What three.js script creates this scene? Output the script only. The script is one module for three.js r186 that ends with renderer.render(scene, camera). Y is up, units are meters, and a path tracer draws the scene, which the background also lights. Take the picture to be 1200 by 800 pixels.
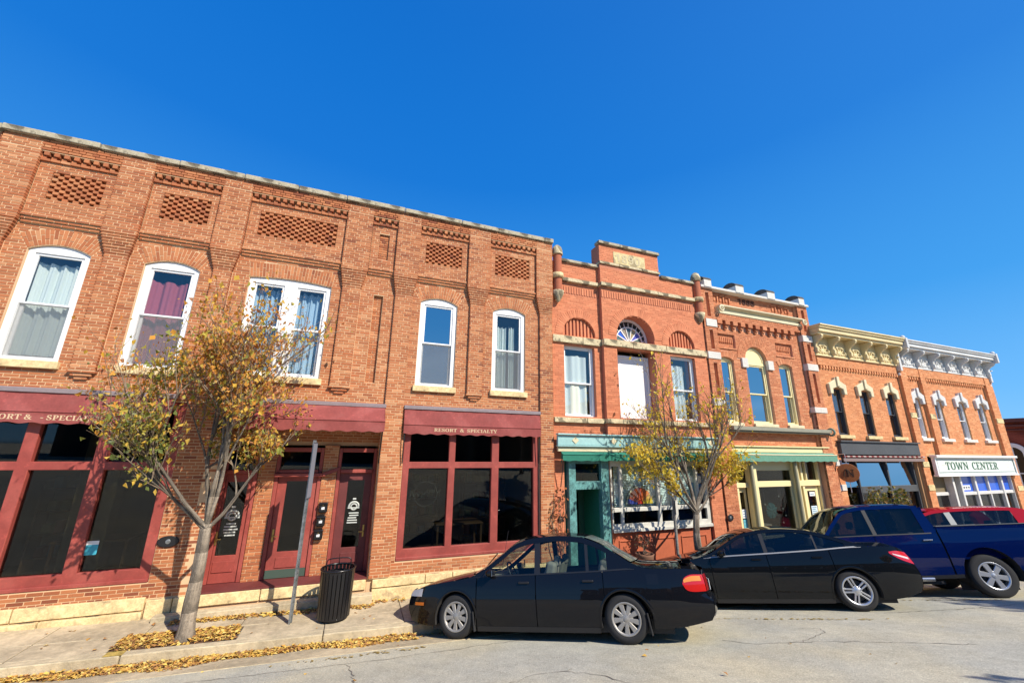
import * as THREE from 'three';
import { mergeGeometries } from 'three/addons/utils/BufferGeometryUtils.js';
import { RoundedBoxGeometry } from 'three/addons/geometries/RoundedBoxGeometry.js';
import { TextGeometry } from 'three/addons/geometries/TextGeometry.js';
import { FontLoader } from 'three/addons/loaders/FontLoader.js';

// ------------------------------------------------------------------ camera
const scene = new THREE.Scene();
const V = (x, y, z) => new THREE.Vector3(x, y, z);
const EYE = V(0, 2.98, 9.4);
const camera = new THREE.PerspectiveCamera(81.4, 1024 / 682, 0.1, 1500);
camera.position.copy(EYE);
camera.quaternion.setFromRotationMatrix(new THREE.Matrix4().makeBasis(
  V(0.93528924, 0.01234649, 0.35366877), V(-0.10345561, 0.96527071, 0.23989456), V(-0.33842425, -0.26095981, 0.90408462)));
camera.updateMatrixWorld(true);
scene.add(camera);

// ------------------------------------------------------------------ sky, sun, exposure
const SUN_AZ = 30 * Math.PI / 180, SUN_EL = 42 * Math.PI / 180;      // azimuth to the right of the street front's normal
const sunDir = V(Math.sin(SUN_AZ) * Math.cos(SUN_EL), Math.sin(SUN_EL), Math.cos(SUN_AZ) * Math.cos(SUN_EL));
{
  const w = 1024, h = 512, d = new Float32Array(w * h * 4);
  const wisp = (az, el) => { const a = az * 9 + .9 * Math.sin(el * .21 + az * 3), b = el * .55 + az * 6 + 1.2 * Math.sin(az * 5.3) + .6 * Math.sin(el * .9 + az * 11); const s1 = Math.sin(b + 1.7 * Math.sin(a * .37)), s2 = Math.sin(b * 2.3 + a), m = Math.max(0, Math.sin(az * 2.7 + .8) * Math.sin(el * .13 + az * 1.3 + .4)); return Math.max(0, s1 * .7 + s2 * .3 - .25) * m * Math.max(0, 1 - Math.abs(el - 11) / 13); };   // thin high cirrus
  const stops = [[-90, .10, .095, .09], [-3, .16, .24, .34], [0, .20, .44, .75], [6, .115, .36, .71], [17, .038, .245, .62], [36, .0085, .142, .50], [54, .0040, .112, .44], [90, .004, .085, .37]];
  for (let j = 0; j < h; j++) {
    const el = (j + .5) / h * 180 - 90, ce = Math.cos(el * Math.PI / 180), se = Math.sin(el * Math.PI / 180);
    let k = 0; while (k < stops.length - 2 && el > stops[k + 1][0]) k++;
    let t = Math.min(1, Math.max(0, (el - stops[k][0]) / (stops[k + 1][0] - stops[k][0])));
    const c = [1, 2, 3].map(i => stops[k][i] + (stops[k + 1][i] - stops[k][i]) * t);
    for (let i = 0; i < w; i++) {                                        // clear air: a little paler towards the sun's side of the sky
      const ph = ((i + .5) / w - .5) * 2 * Math.PI, dir = V(Math.cos(ph) * ce, se, Math.sin(ph) * ce), g = el > 0 ? dir.dot(sunDir) : 0, f = 1 + .14 * g, wh = .022 * Math.max(0, g) * Math.max(0, g + .3) + (el > 0 ? .26 * wisp(ph, el) : 0);
      const o = (j * w + i) * 4; d[o] = c[0] * f + wh; d[o + 1] = c[1] * f + wh; d[o + 2] = c[2] * (1 + .05 * g) + wh; d[o + 3] = 1;
    }
  }
  const sky = new THREE.DataTexture(d, w, h, THREE.RGBAFormat, THREE.FloatType);
  sky.mapping = THREE.EquirectangularReflectionMapping; sky.magFilter = sky.minFilter = THREE.LinearFilter; sky.needsUpdate = true;
  scene.background = sky; scene.environment = sky;
}
const sun = new THREE.DirectionalLight(new THREE.Color(1, .92, .79), 4.6);
sun.position.copy(sunDir).multiplyScalar(60).add(V(8, 0, 0)); sun.target.position.set(8, 0, 0);
sun.castShadow = true; sun.shadow.mapSize.set(4096, 4096); sun.shadow.radius = 1;
Object.assign(sun.shadow.camera, { left: -32, right: 32, top: 24, bottom: -24, near: 1, far: 140 });
scene.add(sun, sun.target);
const renderer = new THREE.WebGLRenderer({ antialias: true });
renderer.setSize(1024, 682);
renderer.toneMapping = THREE.LinearToneMapping; renderer.toneMappingExposure = 1.4;
renderer.shadowMap.enabled = true;

// ------------------------------------------------------------------ helpers
let seed = 20231;
function rnd() { seed |= 0; seed = seed + 0x6D2B79F5 | 0; let t = Math.imul(seed ^ seed >>> 15, 1 | seed); t = t + Math.imul(t ^ t >>> 7, 61 | t) ^ t; return ((t ^ t >>> 14) >>> 0) / 4294967296; }
const rr = (a, b) => a + (b - a) * rnd();
const lerp = (a, b, t) => a + (b - a) * t;
const clamp = (v, a, b) => Math.min(b, Math.max(a, v));
// tileable fractal value noise on an n x n field, values about 0..1
function noiseField(n, base, octaves, gain, s0) {
  const f = new Float32Array(n * n); let amp = 1, tot = 0;
  const save = seed; seed = s0;
  for (let o = 0; o < octaves; o++) {
    const p = Math.min(n, base << o), g = new Float32Array(p * p); for (let i = 0; i < p * p; i++) g[i] = rnd();
    for (let y = 0; y < n; y++) {
      const fy = y / n * p, y0 = fy | 0, ty = fy - y0, sy = ty * ty * (3 - 2 * ty), ya = y0 % p * p, yb = (y0 + 1) % p * p;
      for (let x = 0; x < n; x++) {
        const fx = x / n * p, x0 = fx | 0, tx = fx - x0, sx = tx * tx * (3 - 2 * tx), xb = (x0 + 1) % p;
        f[y * n + x] += amp * lerp(lerp(g[ya + x0 % p], g[ya + xb], sx), lerp(g[yb + x0 % p], g[yb + xb], sx), sy);
      }
    }
    tot += amp; amp *= gain;
  }
  for (let i = 0; i < n * n; i++) f[i] /= tot;
  seed = save; return f;
}
function texFrom(n, fn, srgb, metres) {
  const d = new Uint8Array(n * n * 4);
  for (let i = 0; i < n * n; i++) { const c = fn(i, i % n, i / n | 0); d[i * 4] = clamp(c[0], 0, 1) * 255; d[i * 4 + 1] = clamp(c[1], 0, 1) * 255; d[i * 4 + 2] = clamp(c[2], 0, 1) * 255; d[i * 4 + 3] = 255; }
  const t = new THREE.DataTexture(d, n, n); t.wrapS = t.wrapT = THREE.RepeatWrapping; t.magFilter = THREE.LinearFilter; t.minFilter = THREE.LinearMipmapLinearFilter; t.generateMipmaps = true;
  if (srgb) t.colorSpace = THREE.SRGBColorSpace; t.repeat.set(1 / metres, 1 / metres); t.needsUpdate = true; return t;
}
const nA = noiseField(512, 4, 7, .62, 11), nB = noiseField(512, 32, 4, .75, 23), nC = noiseField(512, 3, 5, .5, 37);
const gray = (fn, m, s = true) => texFrom(512, i => { const v = fn(i); return [v, v, v]; }, s, m);
// multiplying maps: grain and patches only (values near 1), in metres
const T = {
  paint: gray(i => .84 + .12 * nB[i] + .14 * (nA[i] - .4), 1.4),
  grain: gray(i => .70 + .5 * (nB[i] - .5) + .5 * (nA[i] - .3), .9),
  concrete: texFrom(512, i => { const v = .74 + .34 * (nA[i] - .5) + .26 * (nB[i] - .5) + .2 * (nC[i] - .5); return [v * 1.02 + .12, v + .12, v * .95 + .12]; }, true, 2.3),
  stone: texFrom(512, i => { const v = .84 + .5 * (nA[i] - .5) + .25 * (nB[i] - .5), s = clamp((nC[i] - .60) * 3, 0, .42); return [v + .1 - s * .6, v + .08 - s * .6, v * .96 + .04 - s * .5]; }, true, .8),
  weathered: texFrom(512, i => { const v = .80 + .5 * (nA[i] - .5) + .25 * (nB[i] - .5), s = clamp((nC[i] * .6 + nA[i] * .4 - .53) * 5, 0, .36); return [v + .08 - s, v + .07 - s, v * .97 + .05 - s * .95]; }, true, .7),
  worn: texFrom(512, i => { const v = .86 + .22 * (nA[i] - .5) + .14 * (nB[i] - .5), c = nB[i] * .5 + nA[i] * .5 > .645 ? .10 : 0, f = clamp((nC[i] - .5) * .5, 0, .12); return [v + c + f * .4, v + c * 1.3 + f, v + c * 1.3 + f]; }, true, 1.1),
  bark: (() => { const t = gray((i => { const x = i & 511, y = i >> 9; const v = nA[((y >> 2) & 511) * 512 + x]; return .62 + 1.1 * (v - .5) + .3 * (nB[i] - .5); }), .42); return t; })(),
  bumpF: gray(i => nB[i], .6, false), bumpC: gray(i => .6 * nA[i] + .4 * nB[i], 1.1, false),
};
function mat(c, rough = .8, o = {}) {
  const col = Array.isArray(c) ? new THREE.Color().setRGB(c[0], c[1], c[2]) : new THREE.Color(c);
  const P = o.transmission !== undefined || o.clearcoat !== undefined || o.sheen !== undefined || o.ior !== undefined;
  return new (P ? THREE.MeshPhysicalMaterial : THREE.MeshStandardMaterial)({ color: col, roughness: rough, ...o });
}
const used = {};
function numbered(n) { const k = used[n] = (used[n] ?? -1) + 1; return k ? n + '_' + String(k).padStart(3, '0') : n; }
function boxUV(g) {                       // uv in metres, projected along the dominant axis of each face's normal
  const p = g.attributes.position, n = g.attributes.normal, uv = new Float32Array(p.count * 2);
  for (let i = 0; i < p.count; i++) {
    const ax = Math.abs(n.getX(i)), ay = Math.abs(n.getY(i)), az = Math.abs(n.getZ(i));
    if (ax > ay && ax > az) { uv[2 * i] = p.getZ(i); uv[2 * i + 1] = p.getY(i); }
    else if (ay > az) { uv[2 * i] = p.getX(i); uv[2 * i + 1] = p.getZ(i); }
    else { uv[2 * i] = p.getX(i); uv[2 * i + 1] = p.getY(i); }
  }
  g.setAttribute('uv', new THREE.BufferAttribute(uv, 2)); return g;
}
function clean(g, keepUV) {
  let q = g.index ? g.toNonIndexed() : g;
  for (const k of Object.keys(q.attributes)) if (!['position', 'normal', 'uv'].includes(k)) q.deleteAttribute(k);
  if (!q.attributes.normal) q.computeVertexNormals();
  if (!keepUV || !q.attributes.uv) boxUV(q);
  return q;
}
function mesh(name, geos, m, parent = scene, keepUV = false) {
  const list = (Array.isArray(geos) ? geos : [geos]).map(g => clean(g, keepUV));
  const o = new THREE.Mesh(list.length > 1 ? mergeGeometries(list) : list[0], m);
  o.name = parent === scene ? numbered(name) : name; o.castShadow = o.receiveShadow = true; parent.add(o); return o;
}
function bx(x0, x1, y0, y1, z0, z1) { const g = new THREE.BoxGeometry(Math.abs(x1 - x0), Math.abs(y1 - y0), Math.abs(z1 - z0)); g.translate((x0 + x1) / 2, (y0 + y1) / 2, (z0 + z1) / 2); return g; }
function rbx(x0, x1, y0, y1, z0, z1, r = .012) { const w = x1 - x0, h = y1 - y0, d = z1 - z0; const g = new RoundedBoxGeometry(w, h, d, 1, Math.min(r, w * .45, h * .45, d * .45)); g.translate((x0 + x1) / 2, (y0 + y1) / 2, (z0 + z1) / 2); return g; }
function bar(a, b, w, h = w) { const A = V(...a), B = V(...b), L = A.distanceTo(B), g = new THREE.BoxGeometry(w, h, L); const m = new THREE.Matrix4().lookAt(A, B, Math.abs(B.y - A.y) > .95 * L ? V(0, 0, 1) : V(0, 1, 0)); m.setPosition(A.add(B).multiplyScalar(.5)); g.applyMatrix4(m); return g; }
function tube(pts, r, seg = 12, rs = 6) { return new THREE.TubeGeometry(new THREE.CatmullRomCurve3(pts.map(p => V(...p))), seg, r, rs); }
function cyl(x, y, z, r0, r1, h, s = 16) { const g = new THREE.CylinderGeometry(r1, r0, h, s); g.translate(x, y + h / 2, z); return g; }
function lathe(pts, x, y, z, s = 20) { const g = new THREE.LatheGeometry(pts.map(p => new THREE.Vector2(p[0], p[1])), s); g.translate(x, y, z); return g; }
function poly(pts, holes) { const s = new THREE.Shape(pts.map(p => new THREE.Vector2(p[0], p[1]))); for (const h of holes || []) s.holes.push(new THREE.Path(h.map(p => new THREE.Vector2(p[0], p[1])))); return s; }
function ext(shape, z0, z1, bevel = 0) { const g = new THREE.ExtrudeGeometry(shape, { depth: z1 - z0 - 2 * bevel, bevelEnabled: bevel > 0, bevelThickness: bevel, bevelSize: bevel, bevelOffset: -bevel, bevelSegments: 1, curveSegments: 20, steps: 1 }); g.translate(0, 0, z0 + bevel); return g; }
const rectP = (x0, x1, y0, y1) => [[x0, y0], [x1, y0], [x1, y1], [x0, y1]];
function archP(x0, x1, y0, ys, rise, n = 14) {        // opening with straight sides to ys and a segmental arch of that rise
  const c = (x0 + x1) / 2, hw = (x1 - x0) / 2, R = (hw * hw + rise * rise) / (2 * rise), cy = ys + rise - R, p = [[x0, y0], [x1, y0]];
  const a0 = Math.asin(Math.min(1, hw / R)), big = rise > hw; const A = big ? Math.PI - a0 : a0;
  for (let i = 0; i <= n; i++) { const a = A - 2 * A * i / n; p.push([c + R * Math.sin(a), cy + R * Math.cos(a)]); }
  return p;
}
function thing(name, label, category, pos = [0, 0, 0], turn = 0, group) {
  const o = new THREE.Group(); o.name = numbered(name); scene.add(o); o.position.set(...pos); o.rotation.y = turn; o.userData = { label, category }; if (group) o.userData.group = group; return o;
}
function tag(o, label, category, group) { o.userData.label = label; o.userData.category = category; if (group) o.userData.group = group; return o; }
function struct(name, geos, m) { const o = mesh(name, geos, m); o.userData.kind = 'structure'; return o; }
const fontSans = await new FontLoader().loadAsync('fonts/droid/droid_sans_bold.typeface.json');
const fontSerif = await new FontLoader().loadAsync('fonts/droid/droid_serif_bold.typeface.json');
function text(str, font, size, depth, x, y, z, center = true, sx = 1) {
  const g = new TextGeometry(str, { font, size, depth, curveSegments: 4, bevelEnabled: false }); g.computeBoundingBox(); const b = g.boundingBox;
  g.scale(sx, 1, 1); g.translate(center ? x - sx * (b.min.x + b.max.x) / 2 : x, y, z); return g;
}

// ------------------------------------------------------------------ materials (linear base colours)
const M = {
  mortar1: mat([.65, .435, .25], .95), mortar2: mat([.50, .185, .105], .95), mortar3: mat([.60, .32, .20], .95), mortar4: mat([.64, .36, .16], .95),
  red: mat([.41, .074, .056], .6, { map: T.worn }), redAwn: mat([.37, .082, .072], .9, { map: T.worn }), redDark: mat([.19, .038, .036], .6, { map: T.worn }),
  white: mat([.80, .80, .79], .5), cream: mat([.84, .71, .37], .55), creamPale: mat([.82, .72, .46], .6, { map: T.paint }), greyWhite: mat([.74, .73, .70], .55, { map: T.paint }),
  limestone: mat([.80, .64, .40], .92, { map: T.stone, bumpMap: T.bumpC, bumpScale: .012 }), weatheredStone: mat([.80, .68, .47], .95, { map: T.weathered, bumpMap: T.bumpC, bumpScale: .02 }), coping: mat([.56, .50, .39], .95, { map: T.weathered, bumpMap: T.bumpC, bumpScale: .012 }), paleStone: mat([.74, .62, .38], .9, { map: T.stone }), whiteStone: mat([.78, .74, .66], .85, { map: T.paint }),
  concrete: mat([.60, .51, .375], .95, { map: T.concrete, bumpMap: T.bumpF, bumpScale: .003 }), kerb: mat([.63, .54, .39], .95, { map: T.concrete, bumpMap: T.bumpF, bumpScale: .004 }),
  dark: mat([.025, .023, .022], .9), room: mat([.30, .26, .20], .95), roomFloor: mat([.09, .06, .04], .7), plaster: mat([.42, .38, .31], .95), shelfWood: mat([.16, .09, .045], .7), black: mat([.012, .012, .014], .45), blackGloss: mat([.010, .010, .012], .28), iron: mat([.03, .03, .033], .5, { metalness: .3 }),
  teal: mat([.16, .42, .40], .55, { map: T.grain }), tealPale: mat([.38, .64, .62], .6, { map: T.paint }), green: mat([.022, .21, .14], .85, { map: T.paint }), greenPale: mat([.15, .36, .25], .85, { map: T.paint }),
  orangeWall: mat([.55, .135, .055], .8, { map: T.paint }), slate: mat([.085, .090, .095], .6, { map: T.paint }), galv: mat([.42, .45, .46], .5, { metalness: .6, map: T.grain }), steel: mat([.55, .55, .56], .3, { metalness: .9 }), brass: mat([.4, .28, .1], .35, { metalness: .9 }),
  glass: mat([.95, .97, 1], .01, { transmission: 1, thickness: 0, ior: 1.7 }), coatedGlass: mat([.40, .46, .50], .015, { metalness: 1 }), shopGlass: mat([.55, .57, .55], .01, { transmission: 1, thickness: 0, ior: 1.45 }), screen: mat([.22, .23, .23], .8, { transparent: true, opacity: .24 }),
  lace: mat([.80, .86, .74], .95, { transmission: .25, thickness: 0 }), maroon: mat([.42, .10, .115], .95, { transmission: .2, thickness: 0 }), paleBlue: mat([.45, .62, .70], .95, { transmission: .2, thickness: 0 }),
  bark: mat([.50, .41, .31], .95, { map: T.bark, bumpMap: T.bark, bumpScale: .014 }), twig: mat([.26, .19, .13], .95),
  rubber: mat([.018, .018, .019], .85), chrome: mat([.6, .6, .6], .25, { metalness: 1 }), alloy: mat([.55, .56, .58], .32, { metalness: .75 }), alloyDull: mat([.36, .34, .31], .5, { metalness: .55 }),
};
// ------------------------------------------------------------------ brickwork
const unitBox = new THREE.BoxGeometry(1, 1, 1);
const _v = V(0, 0, 0);
class Bricks {
  constructor(palette, yBase, course = .0587, len = .208, joint = .0135) { Object.assign(this, { palette, yBase, course, len, joint, list: [] }); }
  raw(x, y, z, w, h, d = .07, rz = 0) { this.list.push({ x, y, z: z - d / 2, w, h, d, rz, c: rnd() }); }
  rect(x0, x1, y0, y1, z, holes = [], d = .07) {
    const { course: c, len, joint } = this;
    for (let k = Math.floor((y0 - this.yBase) / c + .01); ; k++) {
      const ya = Math.max(y0, this.yBase + k * c), yb = Math.min(y1, this.yBase + (k + 1) * c); if (ya >= y1 - .005) break; if (yb - ya < .022) continue;
      let spans = [[x0, x1]]; const ym = (ya + yb) / 2;
      for (const h of holes) { const s = h(ym); if (!s) continue; spans = spans.flatMap(([a, b]) => s[1] <= a || s[0] >= b ? [[a, b]] : [[a, s[0]], [s[1], b]].filter(q => q[1] - q[0] > .012)); }
      const off = (k & 1 ? len / 2 : 0) + (k % 6 === 0 ? len / 4 : 0), L = k % 6 === 0 ? len / 2 : len;   // every sixth course headers
      for (const [a, b] of spans) {
        const e = [a]; for (let n = Math.ceil((a + .045 - off) / L); off + n * L < b - .045; n++) e.push(off + n * L); e.push(b);
        for (let i = 0; i + 1 < e.length; i++) this.raw((e[i] + e[i + 1]) / 2, ym + rr(-.001, .001), z + rr(-.003, .003), e[i + 1] - e[i] - joint, yb - ya - joint, d);
      }
    }
  }
  arch(cx, cy, r0, r1, a0, a1, z, w = .058, rows = 1, d = .07) {         // radial bricks; angles from straight up
    const n = Math.max(3, Math.round((a1 - a0) * (r0 + r1) / 2 / w));
    for (let i = 0; i < n; i++) {
      const a = lerp(a0, a1, (i + .5) / n); let cut = rows === 1 ? [0, 1] : i & 1 ? [0, .36, 1] : [0, .64, 1];
      for (let j = 0; j + 1 < cut.length; j++) { const ra = lerp(r0, r1, cut[j]), rb = lerp(r0, r1, cut[j + 1]), rm = (ra + rb) / 2; this.raw(cx + rm * Math.sin(a), cy + rm * Math.cos(a), z + rr(-.003, .003), (a1 - a0) / n * rm - this.joint * .8, rb - ra - this.joint, d, -a); }
    }
  }
  build(parent, nSingle = 0) {
    const P = this.palette, cols = P.map(c => new THREE.Color().setRGB(...c));
    const mats = cols.map(c => new THREE.MeshStandardMaterial({ color: c, roughness: .9, bumpMap: T.bumpF, bumpScale: .003 }));
    parent.updateMatrixWorld(true);
    for (const b of this.list) {                                       // patches of kiln tone across the wall, plus brick-to-brick variation
      const n = nC[((Math.floor(b.y * 37) & 511) * 512) + (Math.floor(b.x * 37) & 511)] - .5;
      b.i = clamp(Math.floor((b.c * .70 + .15 + n * 1.0) * P.length), 0, P.length - 1); b.s = 0;
    }
    if (nSingle) {
      for (const b of this.list) {
        const px = s => { _v.set(b.x + s * b.w / 2 * Math.cos(b.rz), b.y + s * b.w / 2 * Math.sin(b.rz), b.z + b.d / 2).applyMatrix4(parent.matrixWorld).project(camera); return [_v.x * 512, _v.y * 341, _v.z]; };
        const A = px(-1), B = px(1); if (Math.abs(A[0]) < 512 && Math.abs(A[1]) < 341 && A[2] < 1) b.s = Math.hypot(A[0] - B[0], A[1] - B[1]);
      }
      this.list.sort((a, b) => b.s - a.s);
      for (const b of this.list.slice(0, nSingle)) { const m = new THREE.Mesh(unitBox, mats[b.i]); m.name = 'brick'; m.position.set(b.x, b.y, b.z); m.scale.set(b.w, b.h, b.d); m.rotation.z = b.rz; m.castShadow = m.receiveShadow = true; parent.add(m); }
    }
    const rest = this.list.slice(nSingle), im = new THREE.InstancedMesh(unitBox, new THREE.MeshStandardMaterial({ color: 0xffffff, roughness: .9 }), rest.length), q = new THREE.Quaternion(), m4 = new THREE.Matrix4(), ax = V(0, 0, 1), col = new THREE.Color();
    rest.forEach((b, i) => { m4.compose(V(b.x, b.y, b.z), q.setFromAxisAngle(ax, b.rz), V(b.w, b.h, b.d)); im.setMatrixAt(i, m4); im.setColorAt(i, col.copy(cols[b.i]).multiplyScalar(.9 + .2 * ((b.c * 97) % 1))); });
    im.name = 'brickwork'; im.userData.kind = 'stuff'; im.castShadow = im.receiveShadow = true; parent.add(im);
  }
}
const rHole = (x0, x1, y0, y1) => y => y > y0 && y < y1 ? [x0, x1] : null;
const aHole = (x0, x1, y0, ys, rise) => { const c = (x0 + x1) / 2, hw = (x1 - x0) / 2, R = (hw * hw + rise * rise) / (2 * rise), cy = ys + rise - R; return y => y < y0 || y > ys + rise ? null : y < ys ? [x0, x1] : [c - Math.sqrt(Math.max(0, R * R - (y - cy) ** 2)), c + Math.sqrt(Math.max(0, R * R - (y - cy) ** 2))]; };
const fanHole = (cx, cy, R, Ro, A) => y => { const t = y - cy; if (t > Ro || t < R * Math.cos(A)) return null; const h = Math.min(Math.sqrt(Ro * Ro - t * t), A < 1.5 ? t * Math.tan(A) : 9); return [cx - h, cx + h]; };
const reddish = [[.25, .072, .032], [.34, .106, .042], [.39, .128, .050], [.43, .148, .057], [.46, .166, .065], [.49, .188, .076], [.43, .135, .050], [.54, .245, .112]];

// double-hung sash window in an opening; returns the casing mesh whose children are sashes, panes and sill
function sashWindow(parent, x0, x1, y0, ys, rise, zf, o = {}) {
  const m = o.m || M.white, c = o.casing ?? .10, top = rise ? (o.head ?? ys + rise * .1) - c * .9 : ys - Math.max(c, .055), xi0 = x0 + c, xi1 = x1 - c, yb = y0 + (o.base ?? .05), ym = o.meet ?? (yb + top) / 2, st = o.stile ?? .045, d = .045;
  const outer = rise ? archP(x0, x1, y0, ys, rise) : rectP(x0, x1, y0, ys);
  const w = mesh('window', ext(poly(outer, [rectP(xi0, xi1, yb, top)]), zf - .11, zf, .006), m, parent);
  const sash = (a, b, z) => mesh('sash', ext(poly(rectP(xi0 + .002, xi1 - .002, a, b), [rectP(xi0 + st, xi1 - st, a + st * (a === yb ? 1.5 : .8), b - st * .9)]), z - d, z, .004), m, w);
  sash(ym - .02, top - .002, zf - .025); sash(yb + .002, ym + .02, zf - .025 - d - .004);
  const pane = (a, b, z, mm) => mesh('pane', bx(xi0 + st - .004, xi1 - st + .004, a, b, z - .004, z), mm, w);
  pane(ym + .012, top - st + .006, zf - .05, o.glass || M.glass); pane(yb + st, ym - .01, zf - .10, o.glass || M.glass);
  if (o.screen) mesh('insect_screen', bx(xi0 + .01, xi1 - .01, yb + .02, ym - .02, zf - .034, zf - .032), M.screen, w);
  if (o.sill) { const s = o.sill; mesh('sill', rbx(x0 - s[0], x1 + s[0], y0 - s[1], y0 - .003, zf - .12, s[2], .012), s[3] || M.limestone, w); }
  return w;
}
// hanging curtain with folds: a real wavy sheet
function curtain(x0, x1, y0, y1, z, m, label, folds = 7, part) {
  const nx = 60, ny = 10, g = new THREE.PlaneGeometry(x1 - x0, y1 - y0, nx, ny), p = g.attributes.position, ph = rr(0, 6);
  for (let i = 0; i < p.count; i++) { const u = (p.getX(i) - 0) / (x1 - x0) + .5, v = p.getY(i) / (y1 - y0) + .5; p.setZ(i, .03 * Math.sin(u * folds * 6.28 + ph + .5 * v) + .015 * Math.sin(u * folds * 15 + 2 * ph)); if (v > .99) p.setY(i, p.getY(i) - .03 * Math.abs(Math.sin(u * folds * 3.14))); }
  g.computeVertexNormals(); g.translate((x0 + x1) / 2, (y0 + y1) / 2, z); const o = mesh('curtain', g, m); return tag(o, label, 'curtain');
}
// closed shell behind a street front: sides, back, roof, floors
function shell(parent, x0, x1, ytop, depth, yf, m) {
  mesh('side_wall', [bx(x0 + .005, x0 + .25, -1.4, ytop, -depth, -.302), bx(x1 - .25, x1 - .005, -1.4, ytop, -depth, -.302), bx(x0 + .005, x1 - .005, -1.4, ytop, -depth - .25, -depth - .002)], m, parent);
  mesh('roof', bx(x0 + .255, x1 - .255, ytop - .6, ytop - .45, -depth + .003, -.305), M.slate, parent);
  mesh('floor', [bx(x0 + .255, x1 - .255, yf, yf + .2, -depth + .003, -.305)], M.room, parent);
}
function room(parent, x0, x1, y0, y1, z0, z1) { mesh('shop_floor', bx(x0, x1, y0 - .02, y0, z1, z0), M.roomFloor, parent); mesh('interior_wall', [bx(x0, x1, y0, y1, z1 - .02, z1), bx(x0 - .02, x0, y0, y1, z1, z0), bx(x1, x1 + .02, y0, y1, z1, z0)], M.room, parent); mesh('interior_ceiling', bx(x0, x1, y1, y1 + .02, z1, z0), M.room, parent); }
function stones(parent, x0, x1, y0, y1, z0, z1, l0, l1, m, name = 'stone') { let x = x0; while (x < x1 - .01) { let e = x + rr(l0, l1); if (x1 - e < l0 * .6) e = x1; const j = rr(-.006, .006); const g = new RoundedBoxGeometry(e - x - .012, y1 - y0 - .008, z1 + j - z0, 1, .014); g.translate((x + e) / 2, (y0 + y1) / 2, (z0 + z1 + j) / 2); mesh(name, g, m, parent); x = e; } }

// ------------------------------------------------------------------ ground (the street falls gently to the right)
const SL = -.027;
const gy = x => SL * clamp(x, -18, 45);
const RZ = .205;                                                        // and rises towards the viewer's side
const sideY = x => .05 + gy(x), roadY = (x, z) => -.12 + gy(x) + RZ * clamp(z - 1.4, 0, 9.6);
const roadN = V(-SL, 1, -RZ).normalize();
function roadFrame(x, z, heading) {                                     // local x points backwards along the heading, y is the road's normal
  const b = V(Math.cos(heading), 0, Math.sin(heading)); b.addScaledVector(roadN, -b.dot(roadN)).normalize();
  return new THREE.Matrix4().makeBasis(b, roadN, b.clone().cross(roadN)).setPosition(x, roadY(x, z), z);
}
const nRoad = noiseField(1024, 8, 7, .72, 71), nRoad2 = noiseField(1024, 5, 4, .55, 72);
const asphalt = mat([1, 1, 1], .95, {
  map: texFrom(1024, (i, x, y) => {
    const n = nRoad[i], b = nRoad2[i], sp = Math.sin(x * 127.1 + y * 311.7) * 43758.5453, w = sp - Math.floor(sp); let v = .69 + .15 * (n - .5) + .07 * (b - .5) + .11 * (w - .5) + .10 * (nB[(y & 511) * 512 + (x & 511)] - .5); if (w > .965) v += .10; if (w < .03) v -= .10;
    const warm = clamp((b - .30) * 2.0, 0, 1); return [v * lerp(1.0, 1.06, warm), v * lerp(.985, 1.0, warm), v * lerp(.90, .83, warm)];
  }, true, 9), bumpMap: gray(i => nB[i] * .6 + nA[i] * .4, .35, false), bumpScale: .006
});
{
  const xs = [], zs = []; for (let x = -18; x <= 45; x += 3) xs.push(x); xs.unshift(-400); xs.push(400); for (const z of [-400, -40, 0, 1.40, 4, 7, 11, 14, 40, 400]) zs.push(z);
  const pos = [], idx = []; for (const z of zs) for (const x of xs) pos.push(x, roadY(x, z), z);
  const n = xs.length; for (let j = 0; j + 1 < zs.length; j++) for (let i = 0; i + 1 < n; i++) { const a = j * n + i; idx.push(a, a + n, a + 1, a + 1, a + n, a + n + 1); }
  const g = new THREE.BufferGeometry(); g.setAttribute('position', new THREE.Float32BufferAttribute(pos, 3)); g.setIndex(idx); g.computeVertexNormals(); struct('road', g, asphalt);
}
const tilt = Math.atan(SL);
function sloped(name, kind = true) { const o = new THREE.Group(); o.name = name; o.rotation.z = tilt; scene.add(o); if (kind) o.userData.kind = 'structure'; return o; }   // local y = 0 is the line sideY
const walk = sloped('sidewalk'); walk.position.y = .05;
{
  const slab = (x0, x1, z0, z1) => mesh('slab', rbx(x0 + .006, x1 - .006, -.25, rr(-.003, .003), z0 + .006, z1 - .006, .008), M.concrete, walk);
  let x = -13.2; while (x < 29) {
    const e = x + 1.3; slab(x, e, -.02 + .02, .72);
    if (!(e > -3.05 && x < -1.45)) slab(x, e, .72, 1.24);
    else { if (x < -3.02) slab(x, -3.02, .72, 1.24); if (e > -1.45) slab(-1.45, e, .72, 1.24); }
    x = e;
  }
  mesh('joint_fill', bx(-13.2, 29, -.3, -.014, 0, 1.24), mat([.10, .085, .065], 1), walk);
  const kerb = sloped('kerb'); kerb.position.y = .05;
  for (let x = -13.2; x < 29; x += 2.6) mesh('kerb_stone', rbx(x + .004, x + 2.596, -.4, .0 + rr(-.003, .003), 1.246, 1.40, .022), M.kerb, kerb);
  const gut = new THREE.Group(); gut.name = 'gutter'; gut.userData.kind = 'structure'; scene.add(gut); gut.applyMatrix4(roadFrame(0, 1.4, 0));
  for (let x = -13.2; x < 29; x += 3.9) mesh('gutter_slab', bx(x + .005, x + 3.895, -.1, .006 + rr(0, .002), .004, .75), M.kerb, gut);
}
const yellowPaint = mat([.60, .42, .10], .9, { map: T.grain });
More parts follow.
